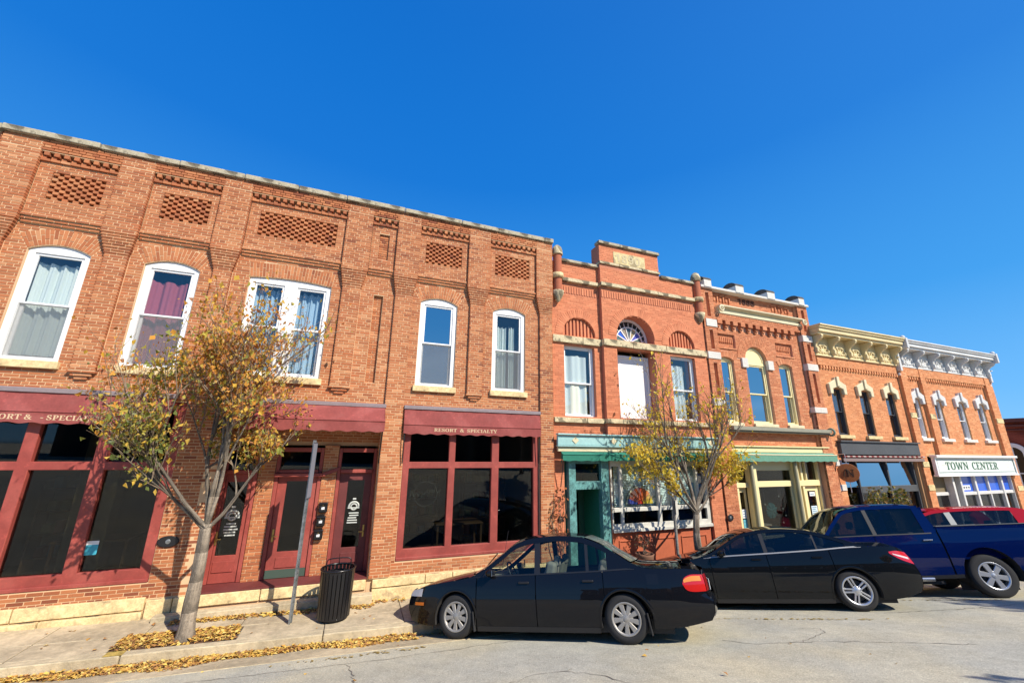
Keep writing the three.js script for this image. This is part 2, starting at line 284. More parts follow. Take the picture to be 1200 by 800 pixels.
// ------------------------------------------------------------------ the long corner block (nearest, left)
{
  const B = thing('brick_building', 'long two-storey orange brick corner block with recessed lattice panels and white arched windows', 'building', [0, 0, 0], 0);
  const bays = [[-6.30, -5.11, -6.07, -5.27, -6.09, -5.18], [-4.53, -3.33, -4.31, -3.49, -4.35, -3.43], [-2.76, -.78, -2.55, -.97, -2.54, -.92], [-.18, .40], [.98, 2.23, 1.14, 2.06, 1.11, 2.03], [2.84, 4.17, 2.99, 3.98, 2.98, 3.89]];
  const pilU = [[-6.9, -6.30], [-5.11, -4.53], [-3.33, -2.76], [-.78, -.18], [.40, .98], [2.23, 2.84], [4.17, 4.68]];
  const pilL = [[-6.9, -6.42, 4.26], [-4.98, -4.60, 4.26], [-3.20, -2.86, 4.26], [-.70, -.29, 4.26], [.48, .90, .42], [2.34, 2.73, 4.26], [4.29, 4.68, .42]];
  const X0 = -6.9, X1 = 4.68, Z1 = .06, Z2 = .125, sp = 6.46, sl = 4.38;
  const winP = b => b[1] - b[0] > 1.5 ? [b[4], b[5], sl, 6.50, .055] : [b[4], b[5], sl, sp, .13];
  const wins = bays.filter(b => b.length > 2).map(winP);
  const shop = [[-6.75, -3.13, .68, 3.76], [-2.45, .46, .1, 3.76], [.98, 4.28, .69, 3.76]];
  const slot = [[.01, .22, 4.37, 6.46], [.0, .22, 7.37, 8.04]];
  const front = ext(poly(rectP(X0, X1, -1.3, 8.70), [...wins.map(w => archP(...w)), ...shop.map(s => rectP(...s)), rectP(...slot[0]), ...bays.filter(b => b.length > 2).map(b => rectP(b[2], b[3], 7.48, 8.065))]), -.30, -.0055);
  const g = [front, ...bays.filter(b => b.length > 2).map(b => bx(b[2] - .04, b[3] + .04, 7.44, 8.10, -.29, -.07)), bx(slot[0][0] - .05, slot[0][1] + .05, slot[0][2] - .05, slot[0][3] + .05, -.30, -.085)];
  const br = new Bricks(reddish, .43);
  const hW = wins.map(w => aHole(...w)), hS = shop.map(s => rHole(...s));
  const fans = wins.map(([a, b, , ys, rise]) => { const cx = (a + b) / 2, hw = (b - a) / 2, R = (hw * hw + rise * rise) / (2 * rise), cy = ys + rise - R, A = Math.asin(hw / R); return [cx, cy, R, R + .33, A]; });
  const hF = fans.map(f => fanHole(...f));
  const hP = pilL.map(p => rHole(p[0], p[1], p[2], 6.6));
  // window wall and ground-floor piers
  br.rect(X0, X1, .42, 6.955, 0, [...hW, ...hS, ...hF, ...hP, rHole(...slot[0])]);
  br.rect(slot[0][0], slot[0][1], slot[0][2], slot[0][3], -.075);
  for (const f of fans) br.arch(f[0], f[1], f[2] + .004, f[3], -f[4], f[4], 0, .060, 2);
  for (const p of pilL) {
    br.rect(p[0], p[1], p[2], 6.57, Z1); g.push(bx(p[0] + .02, p[1] - .02, p[2] + .004, 6.56, -.01, Z1 - .0055));
    if (p[2] > 1 && p[0] > -6.5) { const c = (p[0] + p[1]) / 2, hw = (p[1] - p[0]) / 2; for (let i = 0; i < 3; i++) { const w = (hw + .02) * (1 - i * .27), y = 4.262 - .0587 * i; br.rect(c - w, c + w, y - .0587, y, Z1 + .02 - i * .022); g.push(bx(c - w + .025, c + w - .025, y - .052, y - .006, -.01, Z1 + .008 - i * .022)); } }
  }
  pilU.forEach((p, i) => {
    br.rect(p[0], p[1], 6.97, 8.46, Z2); g.push(bx(p[0] + .02, p[1] - .02, 6.98, 8.70, -.01, Z2 - .0055));
    const q = pilL[i]; for (let k = 0; k < 7; k++) { const t = (k + 1) / 8, a = lerp(p[0], q[0], t), b = lerp(p[1], q[1], t), z = lerp(Z2, Z1, t), y = 6.97 - .0587 * k; br.rect(a, b, y - .0587, y, z); g.push(bx(a + .022, b - .022, y - .054, y - .003, -.01, z - .007)); }
  });
  br.rect(X0, X1, 8.46, 8.705, Z2);
  for (const b of bays) {
    const [a, e] = b, L = b.length > 2 ? [b[2], b[3], 7.48, 8.065] : slot[1];
    br.rect(a, e, 7.13, 8.262, Z1, [rHole(...L)]);
    g.push(bx(a, L[0] - .008, 7.135, 8.26, -.01, Z1 - .0055), bx(L[1] + .008, e, 7.135, 8.26, -.01, Z1 - .0055), bx(L[0] - .008, L[1] + .008, L[3] + .006, 8.26, -.01, Z1 - .0055), bx(L[0] - .008, L[1] + .008, 7.135, L[2] - .006, -.01, Z1 - .0055));
    for (let k = 0; k < 3; k++) { const z = Z1 + .028 - k * .026; br.rect(a, e, 6.955 + .0587 * (2 - k), 6.955 + .0587 * (3 - k), z); g.push(bx(a, e, 6.96 + .0587 * (2 - k), 6.95 + .0587 * (3 - k), -.01, z - .007)); }
    // dog-tooth band under the frieze
    const n = Math.round((e - a - .06) / .135), pt = (e - a) / n; g.push(bx(a, e, 8.45, 8.46, -.01, Z2 - .01));
    for (let i = 0; i < n; i++) { br.raw(a + (i + .5) * pt, 8.41, Z2 - .012, pt * .52, .075, .09); br.raw(a + (i + (i % 2 ? .02 : .02)) * pt + .03, 8.33, Z1 + .022, pt * .5, .06, .06); br.raw(a + (i + .5) * pt, 8.283, Z1 + .038, pt - .01, .048, .06); }
    if (b.length > 2) {                                                  // honeycomb of headers with open gaps
      const rows = 10, rh = (L[3] - L[2]) / rows, np = Math.round((L[1] - L[0]) / .158), pw = (L[1] - L[0]) / np;
      for (let r = 0; r < rows; r++) for (let i = 0; i <= np; i++) { let xa = L[0] + (i + (r % 2 ? 0 : -.5)) * pw, xb = xa + pw * .52; xa = Math.max(xa, L[0] + .003); xb = Math.min(xb, L[1] - .003); if (xb - xa > .02) br.raw((xa + xb) / 2, L[2] + (r + .5) * rh, Z1 - .012 + rr(-.004, .004), xb - xa, rh - .004, .10); }
    } else br.rect(L[0], L[1], L[2], L[3], .012);
  }
  const wall = mesh('wall', g, M.mortar1, B);
  br.build(wall, 300);
  // splayed corner bay at the left end
  const cw = mesh('corner_wall', [bx(-2.6, 0, -1.3, 8.70, -.30, -.0055), bx(-2.6, -.0, 8.30, 8.70, -.05, Z2 - .0055), bx(-.6, 0, .4, 8.30, -.05, Z2 - .0055)], M.mortar1, B); cw.position.set(X0 + .04, 0, 0); cw.rotation.y = -Math.PI / 4;
  const cb = new Bricks(reddish, .43); cb.rect(-2.6, -.6, .42, 8.3, 0); cb.rect(-.6, .03, .42, 8.3, Z2); cb.rect(-2.6, .03, 8.3, 8.70, Z2); cb.build(cw);
  mesh('coping_stone', rbx(-2.6, .07, 8.71, 8.83, -.36, Z2 + .07, .02), M.coping, cw);
  for (let x = X0 - .02; x < X1 - .1;) { const e = Math.min(X1 + .02, x + rr(.9, 1.5)); mesh('coping_stone', rbx(x + .004, e - .004, 8.71, 8.83 + rr(-.008, .008), -.36, Z2 + .06 + rr(-.012, .012), .02), M.coping, B); x = e; }
  stones(B, -6.9, -3.10, .26, .465, -.05, .035, .7, 1.5, M.limestone, 'foundation_stone'); stones(B, -6.9, -3.10, -.2, .253, -.05, .07, .8, 1.6, M.limestone, 'foundation_stone');
  stones(B, -3.09, -2.46, -.2, .42, -.05, .05, .3, .4, M.limestone, 'foundation_stone');
  stones(B, -2.44, .45, .225, .42, -.05, .03, .5, 1.1, M.limestone, 'foundation_stone');
  stones(B, .56, 4.68, .25, .412, -.05, .06, .5, 1.2, M.limestone, 'foundation_stone'); stones(B, .56, 4.68, -.3, .243, -.05, .10, .7, 1.3, M.limestone, 'foundation_stone');
  shell(B, X0, X1, 8.2, 9, 3.78, M.mortar1);
  room(B, -6.6, -2.6, .42, 3.75, -.32, -6); room(B, .75, 4.4, .42, 3.75, -.32, -6);
  // upper windows
  const SP = { sill: [.05, .14, .07], screen: true, head: 6.50, meet: 5.44, casing: .10 };
  wins.forEach((w, i) => { if (i !== 2) sashWindow(B, ...w, -.045, i === 3 ? { ...SP, glass: M.coatedGlass } : SP); });
  { // paired window of the wide bay
    const [a, b, y0, ys, rise] = wins[2], c = (a + b) / 2;
    const w = mesh('window', ext(poly(archP(a, b, y0, ys, rise), [rectP(a + .10, c - .13, y0 + .05, 6.40), rectP(c + .13, b - .10, y0 + .05, 6.40)]), -.155, -.045, .006), M.white, B);
    for (const [xa, xb] of [[a + .10, c - .13], [c + .13, b - .10]]) for (const [ya, yb, z] of [[5.42, 6.398, -.07], [y0 + .052, 5.46, -.119]]) { mesh('sash', ext(poly(rectP(xa + .002, xb - .002, ya, yb), [rectP(xa + .045, xb - .045, ya + .045, yb - .04)]), z - .045, z, .004), M.white, w); mesh('pane', bx(xa + .042, xb - .042, ya + .042, yb - .038, z - .03, z - .026), M.glass, w); }
    mesh('sill', rbx(a - .05, b + .06, y0 - .14, y0 - .003, -.16, .07, .012), M.limestone, w);
  }
  // shop fronts: red painted frames and panes
  const shopWin = (x0, x1, y0, y1, mull, z, tr = [2.53, 2.67], bot = .21, side = .17) => {
    const xs = [x0 + side, ...mull.flat(), x1 - side], holes = [];
    for (let i = 0; i < xs.length; i += 2) { holes.push(rectP(xs[i], xs[i + 1], y0 + bot, tr[0])); holes.push(rectP(xs[i], xs[i + 1], tr[1], y1 - .12)); }
    const f = mesh('shop_window', ext(poly(rectP(x0, x1, y0, y1), holes), z - .12, z, .008), M.red, B);
    for (let i = 0; i < xs.length; i += 2) for (const [a, b] of [[y0 + bot, tr[0]], [tr[1], y1 - .12]]) mesh('pane', bx(xs[i] - .008, xs[i + 1] + .008, a - .008, b + .008, z - .085, z - .078), M.shopGlass, f);
    mesh('ledge', rbx(x0 + .003, x1 - .003, y0 - .0, y0 + .06, z + .002, z + .04, .01), M.red, f);
    return f;
  };
  shopWin(-6.745, -3.135, .685, 3.755, [[-6.30, -6.12], [-5.32, -5.14], [-4.33, -4.14]], -.03);
  shopWin(.985, 4.275, .695, 3.755, [[2.01, 2.16], [3.05, 3.23]], -.03, [2.53, 2.67], .21, .14);
  // recessed entry with three doors
  const zd = -.45, fl = .42;
  mesh('entry_wall', [bx(-2.45, .46, -1.2, fl, -1.0, -.012), bx(-2.75, -2.452, fl, 3.9, -1.0, -.305), bx(.462, .75, fl, 3.9, -1.0, -.305), bx(-2.45, .46, 3.762, 3.9, -1.0, -.01), bx(-2.45, .46, 3.0, 3.76, -1.0, zd - .1),
    bx(-1.83, -1.535, fl, 3.0, -1, zd + .03), bx(-.64, -.355, fl, 3.0, -1, zd + .03)], M.mortar1, B);
  const eb = new Bricks(reddish, .43);
  eb.rect(-1.835, -1.53, fl, 3.0, zd + .04); eb.rect(-.645, -.35, fl, 3.0, zd + .04); eb.rect(-2.45, .46, 3.05, 3.75, zd - .09);
  const ew = B.children[B.children.length - 1]; eb.build(ew);
  for (const [sx, s] of [[-2.452, 1], [.462, -1]]) { const sb = new Bricks(reddish, .43); sb.rect(-.45, 0, fl, 3.75, .009); const h = mesh('return_wall', bx(-.45, -.0, fl, 3.75, -.2, 0), M.mortar1, B); h.rotation.y = s * Math.PI / 2; h.position.set(sx, 0, s > 0 ? -.45 : 0); if (s > 0) { h.position.z = -.45; } else h.position.z = 0; sb.build(h); }
  const sill = mesh('threshold', bx(-2.448, .458, fl + .001, fl + .03, -.5, .02), M.redDark, B);
  const door = (x0, x1, gl, opts) => {
    const d = mesh('door', ext(poly(rectP(x0 + .075, x1 - .075, fl + .035, 2.42), [rectP(gl[0], gl[1], gl[2], gl[3])]), zd - .05, zd - .005, .004), opts.m || M.red, B);
    mesh('frame', [rbx(x0, x0 + .072, fl + .03, 2.95, zd - .08, zd + .03), rbx(x1 - .072, x1, fl + .03, 2.95, zd - .08, zd + .03), rbx(x0 + .074, x1 - .074, 2.425, 2.50, zd - .08, zd + .075), rbx(x0 + .074, x1 - .074, 2.86, 2.95, zd - .08, zd + .03)], M.red, d);
    mesh('glass', bx(gl[0] - .006, gl[1] + .006, gl[2] - .006, gl[3] + .006, zd - .032, zd - .026), M.shopGlass, d); mesh('transom_pane', bx(x0 + .07, x1 - .07, 2.495, 2.865, zd - .05, zd - .044), M.shopGlass, d);
    if (opts.panel) mesh('panel', rbx(gl[0] + .0, gl[1] - .0, fl + .22, gl[2] - .10, zd - .006, zd + .012, .006), opts.m || M.red, d);
    if (opts.kick) mesh('kick_plate', bx(x0 + .085, x1 - .085, fl + .04, fl + .19, zd - .004, zd + .001), opts.kick, d);
    const hx = opts.hx; mesh('handle', [cyl(hx, 1.22, zd + .028, .018, .018, .02, 10), rbx(hx - .02, hx + .02, 1.12, 1.36, zd - .004, zd + .012, .006), bar([hx, 1.21, zd + .01], [hx, 1.21, zd + .05], .014), bar([hx, 1.23, zd + .05], [hx + opts.hd * .09, 1.23, zd + .05], .016)], M.brass, d);
    return d;
  };
  door(-1.53, -.645, [-1.29, -.90, .93, 2.27], { panel: true, kick: mat([.05, .08, .06], .7), hx: -1.40, hd: 1 });
  door(-.348, .455, [-.10, .24, .93, 2.27], { panel: true, m: M.redDark, hx: .31, hd: -1 });
  door(-2.45, -1.84, [-2.34, -1.99, .93, 2.27], { panel: true, hx: -2.36, hd: 1 });
  mesh('ledge', rbx(-1.53, -.62, 2.36, 2.43, zd + .04, zd + .13, .01), M.red, B);
  mesh('bracket', [bar([-.62, 2.40, zd + .12], [-.30, 2.52, zd + .02], .05, .07)], M.red, B);
  room(B, -2.43, .44, fl, 3.6, -1.02, -5);

  // loose things in the windows
  curtain(-5.99, -5.27, 4.5, 6.30, -.24, M.lace, 'pale greenish-white lace curtain in the leftmost upper window', 4);
  curtain(-4.25, -3.53, 4.5, 6.22, -.24, M.maroon, 'dusky maroon curtain in the upper window second from the left', 2.5);
  curtain(-2.42, -1.9, 4.5, 6.35, -.26, M.paleBlue, 'pale blue curtain in the left half of the paired upper window', 5); curtain(-1.62, -1.05, 4.5, 6.35, -.26, M.paleBlue, 'pale blue curtain in the right half of the paired upper window', 4);
  curtain(3.10, 3.42, 4.5, 6.12, -.24, M.lace, 'left white curtain in the last upper window beside the stone date building', 3); curtain(3.50, 3.66, 4.5, 6.15, -.25, M.lace, 'narrow white curtain strip in the last upper window beside the stone date building', 2);
}
// concrete step in front of the recessed entry
{ const st = tag(mesh('entry_step', [rbx(-2.9, .58, -.4, .205, .075, .27, .015)], M.kerb), 'low concrete step below the recessed red doors', 'step'); }
// awnings of the long block
function awning(x0, x1, yt, yb, yv, z0, z1, label, m, o = {}) {
  const A = thing('awning', label, 'awning', [0, 0, 0]);
  const n = 60, g = new THREE.PlaneGeometry(1, 1, n, 6), p = g.attributes.position;
  for (let i = 0; i < p.count; i++) { const u = p.getX(i) + .5, v = .5 - p.getY(i); p.setXYZ(i, lerp(x0, x1, u), lerp(yt, yb, v) - .012 * Math.sin(v * 3.14) + .003 * Math.sin(u * 31), lerp(z0, z1, v) + .004 * Math.sin(u * 47 + v * 3)); }
  g.computeVertexNormals(); const c = mesh('canopy', g, m, A);
  if (o.cap) mesh('cap_flashing', rbx(x0 - .02, x1 + .02, yt - .01, yt + .075, .004, z0 + .03, .01), o.cap, A);
  mesh('front_bar', tube([[x0, yb, z1], [(x0 + x1) / 2, yb - .004, z1], [x1, yb, z1]], .018, 20, 8), o.bar || m, A);
  // scalloped valance
  const sc = o.scallop ?? .30, k = Math.round((x1 - x0) / sc), pts = [[x0, yb - .02]]; const dip = o.dip ?? .025;
  for (let i = 0; i <= k * 8; i++) pts.push([lerp(x0, x1, i / (k * 8)), yv + dip * (Math.cos(i / 8 * 2 * Math.PI) * .5 + .5)]); pts.push([x1, yb - .02]);
  const vg = ext(poly(pts), z1 - .004, z1 + .004); const vp = mesh('valance', vg, o.vm || m, A);
  // side wings and arms
  for (const x of [x0, x1]) { const s = poly([[0, yt], [z1 - z0, yb], [z1 - z0, yb - .05], [0, yt - .3]]); if (o.wing !== false) { const w = ext(s, -.003, .003); w.rotateY(-Math.PI / 2); w.translate(x, 0, z0); mesh('wing', w, m, A); } mesh('arm', tube([[x + (x === x0 ? .03 : -.03), yv + .05, z1 - .03], [x + (x === x0 ? .03 : -.03), yv - .25, z1 * .5 + .02], [x + (x === x0 ? .03 : -.03), yv - .62, .04]], .013, 8, 6), o.arm || M.iron, A); }
  if (o.text) { const t = mesh('lettering', text(o.text[0], fontSerif, o.text[1], .003, o.text[2], (yb + yv) / 2 - o.text[1] / 2 + .005, z1 + .004, true, o.text[3] || 1), mat([.62, .45, .28], .9), A); }
  return A;
}
const capM = mat([.30, .24, .25], .7, { map: T.paint });
awning(-6.75, -3.32, 3.83, 3.50, 3.29, .06, .125, 'faded red awning with cream lettering over the leftmost shop window', M.redAwn, { cap: capM, text: ['ESCORT &   - SPECIALTY', .085, -4.98, 1.12] });
awning(-2.40, .50, 3.83, 3.50, 3.27, .06, .55, 'plain faded red awning over the recessed doors', M.redAwn, { cap: capM });
awning(.93, 4.28, 3.83, 3.48, 3.26, .06, .125, 'faded red awning over the three-pane red shop window', M.redAwn, { cap: capM, text: ['RESORT  &  SPECIALTY', .075, 2.55, 1.25] });
// ------------------------------------------------------------------ second building: painted orange brick, date stone 1890
{
  const B = thing('brick_building', 'painted orange-red brick building with round arches and a carved 1890 date stone', 'building');
  const X0 = 4.69, XS = 6.27, X1 = 10.08, ZL = -.04, ZM = .09;
  const pal = [[.53, .172, .080], [.56, .188, .088], [.59, .202, .096], [.61, .214, .102], [.63, .228, .110], [.57, .194, .092]];
  const br = new Bricks(pal, 3.37, .0587, .208, .005);
  const wL = [5.07, 6.04, 3.82, 5.80], wC = [6.72, 8.05, 3.82, 5.84], wR = [8.63, 9.58, 3.82, 5.80];
  const aL = [5.04, 6.08, 6.06, 6.10, .52], aC = [6.74, 8.08, 6.06, 6.20, .67], aR = [8.60, 9.62, 6.06, 6.10, .51];
  const store = [5.0, 9.62, -.3, 3.0];
  const g = [ext(poly(rectP(X0, XS, -1.3, 8.28), [rectP(...wL), archP(...aL), rectP(5.0, XS - .001, -.3, 3.0)]), -.34, ZL - .004), ext(poly(rectP(XS, X1, -1.3, 8.28), [rectP(...wC), rectP(...wR), archP(...aC), archP(...aR), rectP(XS + .001, 9.62, -.3, 3.0)]), -.34, ZM - .004), bx(XS, 8.48, 8.28, 9.05, -.34, ZM - .004)];
  br.rect(X0, XS, 3.0, 8.28, ZL, [rHole(...wL), aHole(...aL), rHole(4.7, XS, 7.32, 7.54)]); br.rect(X0, 5.0, .1, 3.0, ZL);
  br.rect(XS, X1, 3.0, 8.28, ZM, [rHole(...wC), rHole(...wR), aHole(...aC), aHole(...aR), rHole(XS, 9.75, 7.32, 7.54)]); br.rect(9.62, X1, .1, 3.0, ZM);
  br.rect(XS, 8.48, 8.42, 9.05, ZM, [rHole(6.77, 7.96, 8.5, 8.9)]);
  for (let x = X0 + .35; x < 9.7; x += .085) { const z = (x < XS ? ZL : ZM); br.raw(x, 7.43, z + .012, .052, .205, .06); }           // soldier band
  for (const [a, z] of [[aL, ZL], [aR, ZM]]) { const c = (a[0] + a[1]) / 2, hw = (a[1] - a[0]) / 2; br.arch(c, a[3], hw + .004, hw + .24, -1.57, 1.57, z + .012, .062); g.push(bx(a[0] - .05, a[1] + .05, a[2] - .05, a[3] + a[4] + .05, -.3, z - .10)); for (let i = 0; i < 9; i++) { const x = lerp(a[0] + .06, a[1] - .06, i / 8), h = a[3] + Math.sqrt(Math.max(0, hw * hw - (x - c) ** 2)) - .02; br.raw(x, (6.06 + h) / 2, z - .055, .055, h - 6.06, .05); } }
  { const c = (aC[0] + aC[1]) / 2; br.arch(c, aC[3], .675, .95, -1.57, 1.57, ZM + .012, .062); }
  const wall = mesh('wall', g, M.mortar2, B); br.build(wall);
  // stone trim
  const st = (x0, x1, y0, y1, z, l = [.7, 1.3], m = M.weatheredStone) => stones(B, x0, x1, y0, y1, -.1, z, l[0], l[1], m, 'trim_stone');
  st(4.98, XS, 8.285, 8.38, ZL + .07, undefined, M.coping); st(8.50, X1 - .2, 8.285, 8.38, ZM + .07, undefined, M.coping); st(XS - .04, 8.52, 9.06, 9.16, ZM + .07, undefined, M.coping);
  st(XS - .02, 8.50, 8.40, 8.49, ZM + .05); st(4.98, XS - .06, 7.66, 7.78, ZL + .10); st(XS - .05, 9.78, 7.66, 7.78, ZM + .10);
  st(X0 + .01, XS - .03, 5.83, 6.04, ZL + .06); st(XS - .02, X1 - .02, 5.85, 6.05, ZM + .06); st(X0 + .01, XS - .05, 3.66, 3.80, ZL + .09); st(XS - .04, X1 - .03, 3.67, 3.80, ZM + .09);
  const ds = mesh('date_stone', rbx(6.775, 7.955, 8.505, 8.895, -.1, ZM + .012, .01), M.paleStone, B);
  mesh('carved_date', text('1890', fontSans, .27, .006, 7.37, 8.565, ZM + .012, true, 1.15), mat([.54, .45, .27], .95), ds);
  // round corner turrets
  for (const [x, z] of [[4.86, .06], [9.96, .12]]) {
    mesh('turret', [cyl(x, 7.30, z, .125, .125, 1.1, 20)], mat([.50, .145, .068], .85, { map: T.paint }), B);
    mesh('turret_cap', lathe([[.0, .32], [.06, .31], [.12, .25], [.155, .14], [.165, .02], [.15, 0], [.0, 0]], x, 8.40, z), M.weatheredStone, B); mesh('turret_band', lathe([[.12, 0], [.17, .01], [.18, .07], [.17, .14], [.12, .15]], x, 7.68, z), M.limestone, B); mesh('turret_corbel', lathe([[.0, 0], [.06, .05], [.14, .2], [.17, .28], [.17, .34], [.12, .36]], x, 6.95, z), M.weatheredStone, B);
  }
  // upper windows
  for (const [w, z] of [[wL, ZL], [wR, ZM]]) sashWindow(B, w[0], w[1], w[2], w[3], 0, z - .10, { casing: .045, stile: .05, meet: 4.75, head: w[3] + .03 });
  const board = mesh('window_board', [rbx(6.74, 8.04, 3.83, 5.70, -.28, -.25), rbx(6.74, 6.80, 3.83, 5.70, -.248, -.20), rbx(7.98, 8.04, 3.83, 5.70, -.248, -.20), rbx(6.805, 7.975, 5.62, 5.70, -.248, -.20)], M.white, B);
  // fan light
  const fc = [7.41, 6.07], zf = -.22, fan = mesh('fan_light', [ext(poly(archP(6.75, 8.07, 6.06, 6.2, .665), [archP(6.82, 8.00, 6.12, 6.2, .59)]), zf - .05, zf)], M.white, B);
  { const ring = (r0, r1) => { const o = [], i = []; for (let k = 0; k <= 24; k++) { const a = Math.PI * k / 24; o.push([fc[0] + r1 * Math.cos(a), fc[1] + .06 + r1 * Math.sin(a)]); i.unshift([fc[0] + r0 * Math.cos(a), fc[1] + .06 + r0 * Math.sin(a)]); } return ext(poly([...o, ...i]), zf - .045, zf - .005); };
    const bars = [ring(.46, .49), ring(.0001, .075)]; const nb = 7; for (let k = 0; k <= nb; k++) { const a = Math.PI * (k / nb); bars.push(bar([fc[0], fc[1] + .06, zf - .02], [fc[0] + .48 * Math.cos(a), fc[1] + .06 + .48 * Math.sin(a), zf - .02], .022, .03)); }
    for (let k = 0; k < 11; k++) { const a = Math.PI * (k + .5) / 11; bars.push(bar([fc[0] + .47 * Math.cos(a), fc[1] + .06 + .47 * Math.sin(a), zf - .02], [fc[0] + .6 * Math.cos(a), fc[1] + .09 + .6 * Math.sin(a), zf - .02], .014, .02)); }
    mesh('glazing_bar', bars, M.white, fan);
    const cols = [[.10, .17, .16], [.04, .13, .55], [.30, .26, .20], [.10, .13, .14], [.36, .27, .13], [.10, .10, .42], [.12, .18, .13]];
    for (let k = 0; k < nb; k++) { const pts = [[fc[0], fc[1] + .06]]; for (let j = 0; j <= 4; j++) { const a = Math.PI * (k + j / 4) / nb; pts.push([fc[0] + .47 * Math.cos(a), fc[1] + .06 + .47 * Math.sin(a)]); } mesh('stained_pane', ext(poly(pts), zf - .03, zf - .026), mat(cols[nb - 1 - k], .25), fan); }
    mesh('pane', ext(poly(archP(6.82, 8.0, 6.11, 6.2, .59)), zf - .042, zf - .038), M.dark, fan); }
  shell(B, X0, X1, 7.9, 9, 3.45, M.mortar2); room(B, 4.95, 9.8, 0, 3.4, -.36, -6); room(B, 4.95, 9.8, 3.7, 7.2, -.36, -4);
  curtain(5.12, 5.86, 3.9, 5.55, -.24, M.lace, 'white blind-like curtain in the left upper window of the 1890 building', 1.5); curtain(8.7, 9.3, 3.9, 5.55, -.16, M.lace, 'white curtain in the right upper window of the 1890 building', 2);
  // fascia
  const fa = mesh('fascia', [rbx(4.72, X1 - .02, 3.09, 3.33, ZM + .01, ZM + .09), rbx(4.70, X1 - .02, 3.335, 3.375, ZM + .01, ZM + .15), rbx(4.70, X1 - .02, 3.05, 3.085, ZM + .01, ZM + .12)], M.tealPale, B);
  for (const x of [5.22, 6.37, 7.5, 8.62, 9.75]) mesh('diamond', ext(poly([[x, 3.12], [x + .10, 3.21], [x, 3.30], [x - .10, 3.21]]), ZM + .092, ZM + .105, .003), M.creamPale, fa);
  mesh('lower_fascia', rbx(4.74, X1 - .02, 2.93, 3.045, ZM - .02, ZM + .06), M.creamPale, B);
  // left doorway with flaking teal posts
  for (const [a, b] of [[5.08, 5.28], [6.03, 6.29]]) mesh('post', rbx(a, b, -.2, 2.93, -.12, .05, .01), M.teal, B);
  const d = mesh('doorway', [rbx(5.285, 6.025, 2.0, 2.2, -.12, .02), rbx(5.285, 6.025, 2.63, 2.93, -.12, .02)], M.teal, B);
  mesh('transom_pane', bx(5.28, 6.03, 2.19, 2.64, -.06, -.052), M.shopGlass, d); mesh('door', [rbx(5.29, 5.46, -.1, 1.995, -.9, -.85), rbx(5.85, 6.02, -.1, 1.995, -.9, -.85), rbx(5.465, 5.845, -.1, .5, -.9, -.85), rbx(5.465, 5.845, 1.85, 1.995, -.9, -.85)], mat([.02, .09, .06], .5), d); mesh('door_pane', bx(5.45, 5.86, .49, 1.86, -.88, -.872), M.shopGlass, d);
  mesh('door_jamb', [bx(5.0, 5.28, -.2, 2.9, -.95, -.125), bx(6.03, 6.30, -.2, 2.9, -.95, -.125)], M.green, B);
  // shop window in white frame
  const sx0 = 6.31, sx1 = 9.60, mull = [[6.60, 6.68], [7.80, 7.90], [8.28, 8.46], [9.18, 9.26]], hs = []; let xp = sx0 + .05;
  const cells = []; for (const q of [...mull, [sx1 - .12, 0]]) { cells.push([xp, q[0]]); xp = q[1]; }
  for (const c of cells) { hs.push(rectP(c[0], c[1], 1.53, 2.56), rectP(c[0], c[1], 1.14, 1.43)); }
  const sw = mesh('shop_window', [ext(poly(rectP(sx0, sx1, .95, 2.92), hs), -.06, .04, .006), rbx(sx0, sx1, .95, 1.03, .042, .10)], mat([.72, .70, .62], .6, { map: T.paint }), B);
  for (const c of cells) { mesh('pane', bx(c[0] - .006, c[1] + .006, 1.525, 2.565, -.02, -.014), M.glass, sw); mesh('pane', bx(c[0] - .006, c[1] + .006, 1.135, 1.435, -.02, -.014), M.shopGlass, sw); }

}
